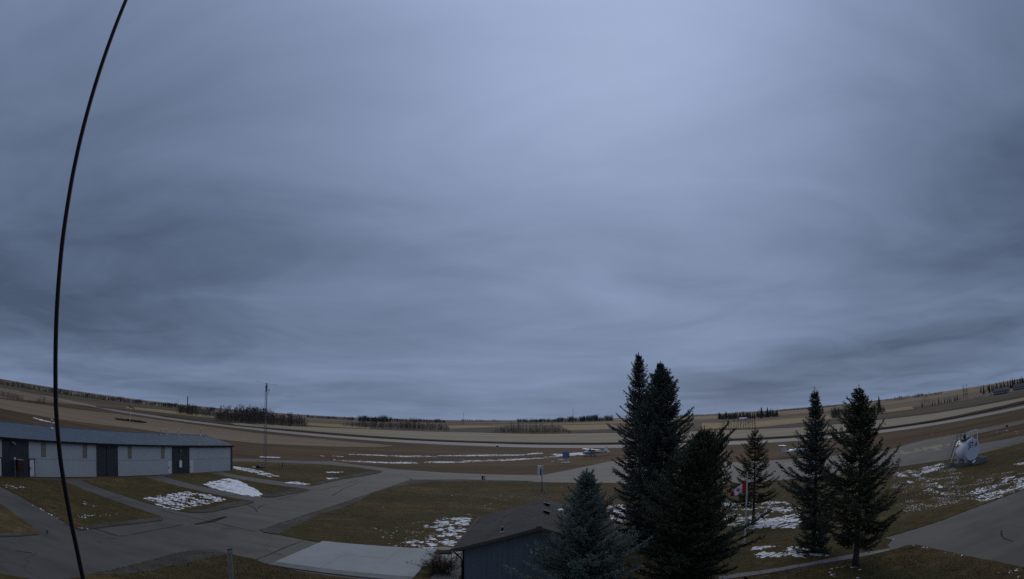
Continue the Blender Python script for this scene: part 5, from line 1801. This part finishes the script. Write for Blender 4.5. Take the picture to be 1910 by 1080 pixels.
wood('bare_woodland', [(402, 786), (450, 790), (520, 795), (572, 797), (574, 793), (520, 789), (450, 783), (402, 779)], lambda x, y, r: (15.5 - 6.5 * min(1, max(0, (math.degrees(math.atan2(x, y)) + 29.5) / 9.2))) * r.uniform(0.9, 1.1), 300,
     'dense bare woodland left of centre beyond the runway', 31, thick=1.9, ntw=60)
wood('bare_woodland', [(640, 797), (700, 800), (780, 804), (838, 806), (838, 802), (780, 799), (700, 795), (640, 793)], lambda x, y, r: r.uniform(4.5, 8.5), 260,
     'low dark wood in the dip left of the ploughed field', 32, thick=2.0, spread=0.36, ntw=60)
wood('bare_woodland', [(915, 808), (1000, 809.5), (1070, 808.3), (1062, 804.5), (1000, 804.5), (925, 804.5)], lambda x, y, r: r.uniform(3, 5.5), 170,
     'low scrubby wood behind the stubble at the centre', 33, thick=1.8, spread=0.4, ntw=60, mat='scrub')
wood('bare_woodland', [(932, 808.5), (1000, 809.5), (1050, 808.5), (1045, 805), (1000, 805), (940, 805)], lambda x, y, r: r.uniform(9, 13.5), 30,
     'sparse slim poplars rising out of the scrub at the centre', 39, thick=1.3, spread=0.16, ntw=60)
wood('scrub_belt', [(1550, 782), (1600, 777), (1650, 772), (1650, 767), (1600, 770), (1550, 775)], lambda x, y, r: r.uniform(4, 8.5), 190, 'dark scrub wood behind the rightmost spruces', 34, mat='scrub', spread=0.4, thick=2.0, conif=0.12)
wood('scrub_belt', [(1340, 783), (1400, 782), (1452, 778), (1452, 774.5), (1400, 778), (1340, 779.5)], lambda x, y, r: r.uniform(8, 17), 170, 'dark farm shelterbelt with spruce tops left of the thin spruce', 35, mat='far_green', conif=0.6, thick=2.0, spread=0.35)
wood('scrub_belt', [(330, 772), (400, 780), (402, 776), (335, 768)], lambda x, y, r: r.uniform(6, 11), 120, 'dark scrub wood merging into the dense woodland', 36, mat='scrub', thick=2.0, spread=0.35)
wood('scrub_belt', [(1828, 735.5), (1870, 729), (1925, 716), (1925, 710), (1870, 723), (1830, 731)], lambda x, y, r: r.uniform(6, 13), 90, 'dense dark shelterbelt round the farmyard at the right edge', 40, mat='far_green', conif=0.6, thick=2.0, spread=0.4)
wood('bush_row', [(-10, 741), (24, 746), (44, 750), (44, 746), (20, 740), (-10, 736)], lambda x, y, r: r.uniform(3.0, 6.0), 70, 'dark bushes at the left edge beyond the hangar', 37, mat='scrub', spread=0.6, thick=1.8)
wood('bush_row', [(50, 751), (84, 755), (84, 751.5), (52, 748)], lambda x, y, r: r.uniform(2.5, 5.5), 40, 'low bushes beyond the hangar, right of the left-edge bushes', 38, mat='scrub', spread=0.6, thick=1.8)
# the far tree line along the skyline, left to right
for i, (x0, x1, dist, h0, h1, n, cf, lab) in enumerate(((-60, 200, 1350, 5, 11, 320, 0.3, 'dark tree line on the far left skyline'), (200, 400, 1500, 6, 14, 260, 0.3, 'dark tree line on the skyline above the windsock'),
        (572, 660, 1900, 5, 10, 110, 0.5, 'thin tree line on the skyline right of the dense woodland'), (668, 730, 1700, 9, 19, 110, 0.5, 'clump of tall trees on the skyline above the low wood'),
        (730, 830, 2000, 6, 14, 130, 0.3, 'low tree line on the skyline, centre left'), (860, 935, 2600, 5, 11, 70, 0.2, 'sparse tree line on the centre skyline'),
        (965, 1145, 2200, 9, 19, 300, 0.3, 'long dark tree line on the skyline right of centre'), (1250, 1345, 2600, 5, 12, 80, 0.3, 'thin tree line on the skyline behind the pine'),
        (1450, 1560, 2600, 5, 10, 90, 0.3, 'thin tree line on the skyline between the right spruces'), (1640, 1760, 2400, 6, 13, 110, 0.3, 'thin tree line on the right skyline'))):
    wood('distant_treeline', [(x0, 0), (x1, 0)], (lambda a, b: (lambda x, y, r: a + (b - a) * max(0, 0.5 + 0.8 * mnoise.noise(Vector((x * 0.006, y * 0.006, 3)))) * r.uniform(0.75, 1.1)))(h0, h1), n, lab, 50 + i,
         mat='far_green', conif=cf * 0.15, dist=dist, spread=0.85, thick=4.2, ntw=60, cat='tree line')


def far_tree(name, px, py, h, kind, label, seed, group, mat=None, w=0.19):
    rg = random.Random(seed)
    p = g(px, py)
    V, T = [], []
    if kind == 'conifer':
        far_conifer(V, T, (0, 0, 0), h, rg, w, 11)
        root = empty(name, (p.x, p.y, 0.05))
        tri_mesh('crown', V, T, MAT[mat or 'far_green'], root)
        part('trunk', MAT['bark'], root, tube=([(0, 0, 0), (0, 0, h * 0.8)], [0.022 * h, 0.006 * h], 5))
    else:
        bare_tree(V, T, (0, 0, 0), h, rg, 0.14, 16, 80, 1.3)
        root = empty(name, (p.x, p.y, 0.0))
        tri_mesh('crown', V, T, MAT[mat or 'pale_wood'], root)
        part('trunk', MAT['pale_wood'], root, tube=([(0, 0, 0), (0, 0, h * 0.75)], [0.022 * h, 0.006 * h], 5))
    tag(root, label, 'tree', group)
    return root


rg = random.Random(77)
ORD = ['first', 'second', 'third', 'fourth', 'fifth', 'sixth', 'seventh', 'eighth', 'ninth', 'tenth', 'eleventh', 'twelfth', 'thirteenth', 'fourteenth', 'fifteenth']
xr = [1720, 1739, 1744, 1751, 1755.5, 1762, 1767, 1771, 1774, 1780, 1783, 1786, 1790.5]
for i, x in enumerate(xr):
    y = 760.5 - (x - 1720) * 0.195
    far_tree('far_spruce', x, y, rg.uniform(4.2, 7.0), 'conifer', 'small dark spruce, %s from the left in the far roadside row' % ORD[i], 200 + i, 'spruces in the roadside row', w=0.13)
for i, (x, h) in enumerate(((1724, 8.5), (1729, 9.5), (1733, 8.0))):
    far_tree('far_poplar', x, 759.5 - (x - 1720) * 0.2, h, 'bare', 'yellowing poplar, %s of three at the left end of the far roadside row' % ORD[i], 230 + i, 'yellowing poplars at the row end', mat='far_olive')
for i, x in enumerate((1797, 1801, 1804)):
    far_tree('far_poplar', x, 744.5, rg.uniform(10, 15), 'bare', 'thin bare poplar, %s of three at the right end of the far roadside row' % ORD[i], 240 + i, 'bare poplars at the row end')
for i, (x, h) in enumerate(((1835, 12.5), (1846, 13.5), (1853, 11), (1859, 14), (1869, 12.5), (1873, 15), (1880, 14), (1885, 15), (1889, 16.5), (1893, 15.5), (1898, 14), (1903, 15.5), (1907, 17), (1912, 16))):
    far_tree('far_spruce', x, 736 - (x - 1835) * 0.21, h, 'conifer', 'tall dark farmyard spruce at the right edge, %s from the left' % ORD[i], 260 + i, 'spruces round the farmyard', w=0.15)
for i in range(15):
    x = 1347 + i * 4.3 + rg.uniform(-1.2, 1.2)
    far_tree('far_poplar', x, 803.0 - (x - 1350) * 0.03 + rg.uniform(-1, 0.3), rg.uniform(5.5, 9), 'bare', 'slim bare poplar behind the stubble right of the pine, %s from the left' % ORD[i], 280 + i, 'bare poplars behind the stubble')
for i, (x, y, h) in enumerate(((1584, 764, 9), (1640, 760, 15), (1631, 761, 9))):
    far_tree('far_spruce', x, y + 9, h, 'conifer', ['lone spruce top left of the rightmost near spruce', 'tall lone spruce just right of the rightmost near spruce top', 'short spruce half hidden behind the rightmost near spruce'][i], 310 + i, None)

# ------------------------------------------------------------------ far masts, sheds and cars
def mast(px, py0, py1, dist, label, r_=0.35, dark=True):
    p = at(px, py0, dist)
    q = at(px, py1, dist)
    o = empty('radio_mast', (p.x, p.y, hills(p.x, p.y) - 0.5))
    h = q.z - o.location.z
    mb = MB()
    for k in range(3):
        a = k * 2.094
        mb.tube([(r_ * 1.2 * math.cos(a), r_ * 1.2 * math.sin(a), 0), (r_ * 0.7 * math.cos(a), r_ * 0.7 * math.sin(a), h)], r_ * 0.35, 4)
    mb.build('legs', MAT['steel_dark'], o)
    mb = MB()
    for k in range(12):
        z = h * (k + 0.5) / 12
        mb.tube([(r_, 0, z), (-r_ * .5, r_ * .87, z + h / 14), (-r_ * .5, -r_ * .87, z), (r_, 0, z + h / 14)], r_ * 0.25, 4)
    mb.build('bracing', MAT['steel_dark'], o)
    tag(o, label, 'mast')


mast(349.5, 762, 739, 1100, 'stout dark mast on the skyline left of the dense woodland', 0.9)
mast(332, 758, 745, 1300, 'thin mast on the skyline left of the stout mast', 0.3)
mast(864.5, 786, 769.5, 1500, 'thin lone mast on the skyline, centre left', 0.4)
mast(1069, 782, 760.5, 1700, 'tall thin mast on the skyline right of centre', 0.5)

MAT['barn_white'] = plain('white sheet siding', (0.52, 0.53, 0.54), 0.6, var=0.08)
MAT['barn_dark'] = plain('dark barn boards', (0.030, 0.032, 0.036), 0.8, var=0.2)
MAT['barn_roof'] = plain('dark barn roof', (0.045, 0.048, 0.055), 0.7, var=0.2)


def shed(px, py, L, Wd_, he, hr, rz, label, wall, roof, wins=0, name='farm_shed'):
    p = g(px, py)
    o = empty(name, (p.x, p.y, hills(p.x, p.y)), rz)
    mb = MB()
    a = [(-L / 2, -Wd_ / 2, 0), (-L / 2, Wd_ / 2, 0), (-L / 2, Wd_ / 2, he), (-L / 2, 0, hr), (-L / 2, -Wd_ / 2, he)]
    b = [(-x, y, z) for x, y, z in a]
    mb.add(a + b, [(4, 3, 2, 1, 0), (5, 6, 7, 8, 9), (0, 5, 9, 4), (1, 2, 7, 6), (0, 1, 6, 5)])
    mb.build('wall', MAT[wall], o)
    for s in (-1, 1):
        mb = MB()
        q = [(-L / 2 - .3, s * (Wd_ / 2 + .4), he - 0.1), (L / 2 + .3, s * (Wd_ / 2 + .4), he - 0.1), (L / 2 + .3, 0, hr + 0.12), (-L / 2 - .3, 0, hr + 0.12)]
        q2 = [(x, y, z + 0.15) for x, y, z in q]
        mb.add(q + q2, [(0, 1, 2, 3), (7, 6, 5, 4), (0, 4, 5, 1), (1, 5, 6, 2), (2, 6, 7, 3), (3, 7, 4, 0)])
        mb.build('roof', MAT[roof], o)
    for k in range(wins):
        x = -L / 2 + (k + 0.6) * L / (wins + 0.2)
        part('window', MAT['barn_white'], o, bb=(x - 0.55, x + 0.55, -Wd_ / 2 - 0.06, -Wd_ / 2 - 0.003, he * 0.35, he * 0.8))
    part('door', MAT['barn_roof'] if wall == 'barn_white' else MAT['barn_white'], o, bb=(L / 2 - 1.6, L / 2 - 0.5, -Wd_ / 2 - 0.07, -Wd_ / 2 - 0.003, 0, he * 0.75))
    tag(o, label, 'shed')


shed(1868, 735, 18, 10, 3.0, 6.0, R(-52), 'dark farm building with small windows at the right edge', 'barn_dark', 'barn_roof', 9, 'farm_building')
shed(1905, 726.5, 20, 10, 3.0, 6.5, R(-55), 'long dark barn cut by the right edge', 'barn_dark', 'barn_roof', 10, 'farm_building')
shed(1386, 784, 11, 5, 2.6, 4.0, R(-25), 'small white shed before the farm shelterbelt', 'barn_white', 'barn_white', 0)
shed(688, 786, 16, 8, 4, 6, R(5), 'tiny white farm shed under the skyline tree clump', 'barn_white', 'barn_white', 0)


def far_car(px, py, rz, label, m):
    p = g(px, py)
    o = empty('parked_car', (p.x, p.y, 0.1), rz)
    mb = MB()
    mb.add([(-2.2, s * 0.85, z) for s in (-1, 1) for z in (0.3, 0.85)], [])
    prof = [(-2.2, 0.35), (2.2, 0.35), (2.2, 0.8), (1.2, 0.95), (0.5, 1.5), (-1.2, 1.5), (-1.9, 0.98), (-2.2, 0.9)]
    n = len(prof)
    vs = [(x, -0.88, z) for x, z in prof] + [(x, 0.88, z) for x, z in prof]
    mb = MB().add(vs, [tuple(range(n)), tuple(range(2 * n - 1, n - 1, -1))] + [(i, i + n, (i + 1) % n + n, (i + 1) % n) for i in range(n)])
    mb.build('body', m, o)
    for x in (-1.4, 1.4):
        for y in (-0.8, 0.8):
            part('wheel', MAT['black'], o, tube=([(x, y - 0.1, 0.33), (x, y + 0.1, 0.33)], 0.33, 10))
    for s in (-1, 1):
        part('window', MAT['glass'], o, bb=(-1.1, 0.45, s * 0.885 - 0.005, s * 0.885 + 0.005, 1.0, 1.4))
    tag(o, label, 'car')


for i, (x, lab) in enumerate(((1820, 'white car, leftmost of three parked by the far road'), (1826, 'white car, middle of three parked by the far road'), (1832, 'white car, rightmost of three parked by the far road'))):
    far_car(x, 742.8 - (x - 1820) * 0.22, R(-40), lab, MAT['barn_white'])
far_car(1848, 737.6, R(-40), 'pale blue car parked before the farmyard', MAT['plane_blue'])

# ------------------------------------------------------------------ rough tufts standing in the near turf
MAT['tuft'] = needle_mat('dry grass blades', (0.060, 0.044, 0.018), (0.105, 0.078, 0.036), (0.20, 0.155, 0.082))


def tufts(polys, n, label, seed, zt=0.06):
    rg = random.Random(seed)
    V, T, A_ = [], [], []
    for poly, share in polys:
        P = W(poly)
        x0, x1, y0, y1 = min(p.x for p in P), max(p.x for p in P), min(p.y for p in P), max(p.y for p in P)
        k, tries = 0, 0
        while k < n * share * 0.5 and tries < n * 20:
            tries += 1
            x, y = rg.uniform(x0, x1), rg.uniform(y0, y1)
            if not point_in(P, x, y):
                continue
            if mnoise.fractal(Vector((x * 0.35, y * 0.35, seed)), 0.8, 2, 3) < rg.uniform(-0.5, 0.35):
                continue
            k += 1
            h = rg.uniform(0.02, 0.055)
            tn = rg.random()
            for j in range(4):
                a = rg.uniform(0, 6.28)
                ca, sa = math.cos(a), math.sin(a)
                b = len(V)
                w = rg.uniform(0.015, 0.035)
                ox, oy = x + rg.uniform(-.07, .07), y + rg.uniform(-.07, .07)
                V += [(ox - sa * w, oy + ca * w, zt - 0.01), (ox + sa * w, oy - ca * w, zt - 0.01), (ox + ca * h * 0.8, oy + sa * h * 0.8, zt + h)]
                T.append((b, b + 1, b + 2))
                A_.append(min(1, max(0, tn + rg.uniform(-.2, .2))))
    o = tri_mesh('grass_tufts', V, T, MAT['tuft'], attr=A_)
    tag(o, label, 'grass', kind='stuff')


tufts([([(520, 997), (563, 977), (656, 941), (731, 909), (807, 899), (960, 898), (1140, 901), (1140, 960), (1000, 975), (880, 990), (840, 1030), (620, 1012)], 1.0)], 16000, 'dry grass tufts over the lawn between the main road and the house', 91)
tufts([([(1350, 903), (1470, 896), (1666, 874), (1827, 848), (1912, 826), (1912, 912), (1760, 970), (1655, 1003), (1656, 1024), (1430, 1064), (1385, 1069)], 1.0)], 16000, 'dry grass tufts over the lawn round the right-hand spruces', 92)
tufts([([(0, 908), (112, 897), (201, 931), (300, 965), (298, 971), (150, 989)], 0.3), ([(155, 897), (268, 891), (385, 920), (470, 936), (380, 957), (300, 944)], 0.3), ([(310, 889), (389, 883), (576, 914), (500, 928), (407, 914)], 0.2), ([(417, 880), (433, 862), (600, 867), (712, 880), (584, 906)], 0.2)],
      14000, 'dry grass tufts on the turf strips before the hangar', 93)
tufts([([(125, 1082), (290, 1044), (355, 1029), (430, 1035), (583, 1072), (640, 1082)], 0.5), ([(1390, 1078), (1603, 1042), (1706, 1018), (1910, 1060), (1910, 1085)], 0.5)], 12000, 'dry grass tufts along the near edge of the view', 94)
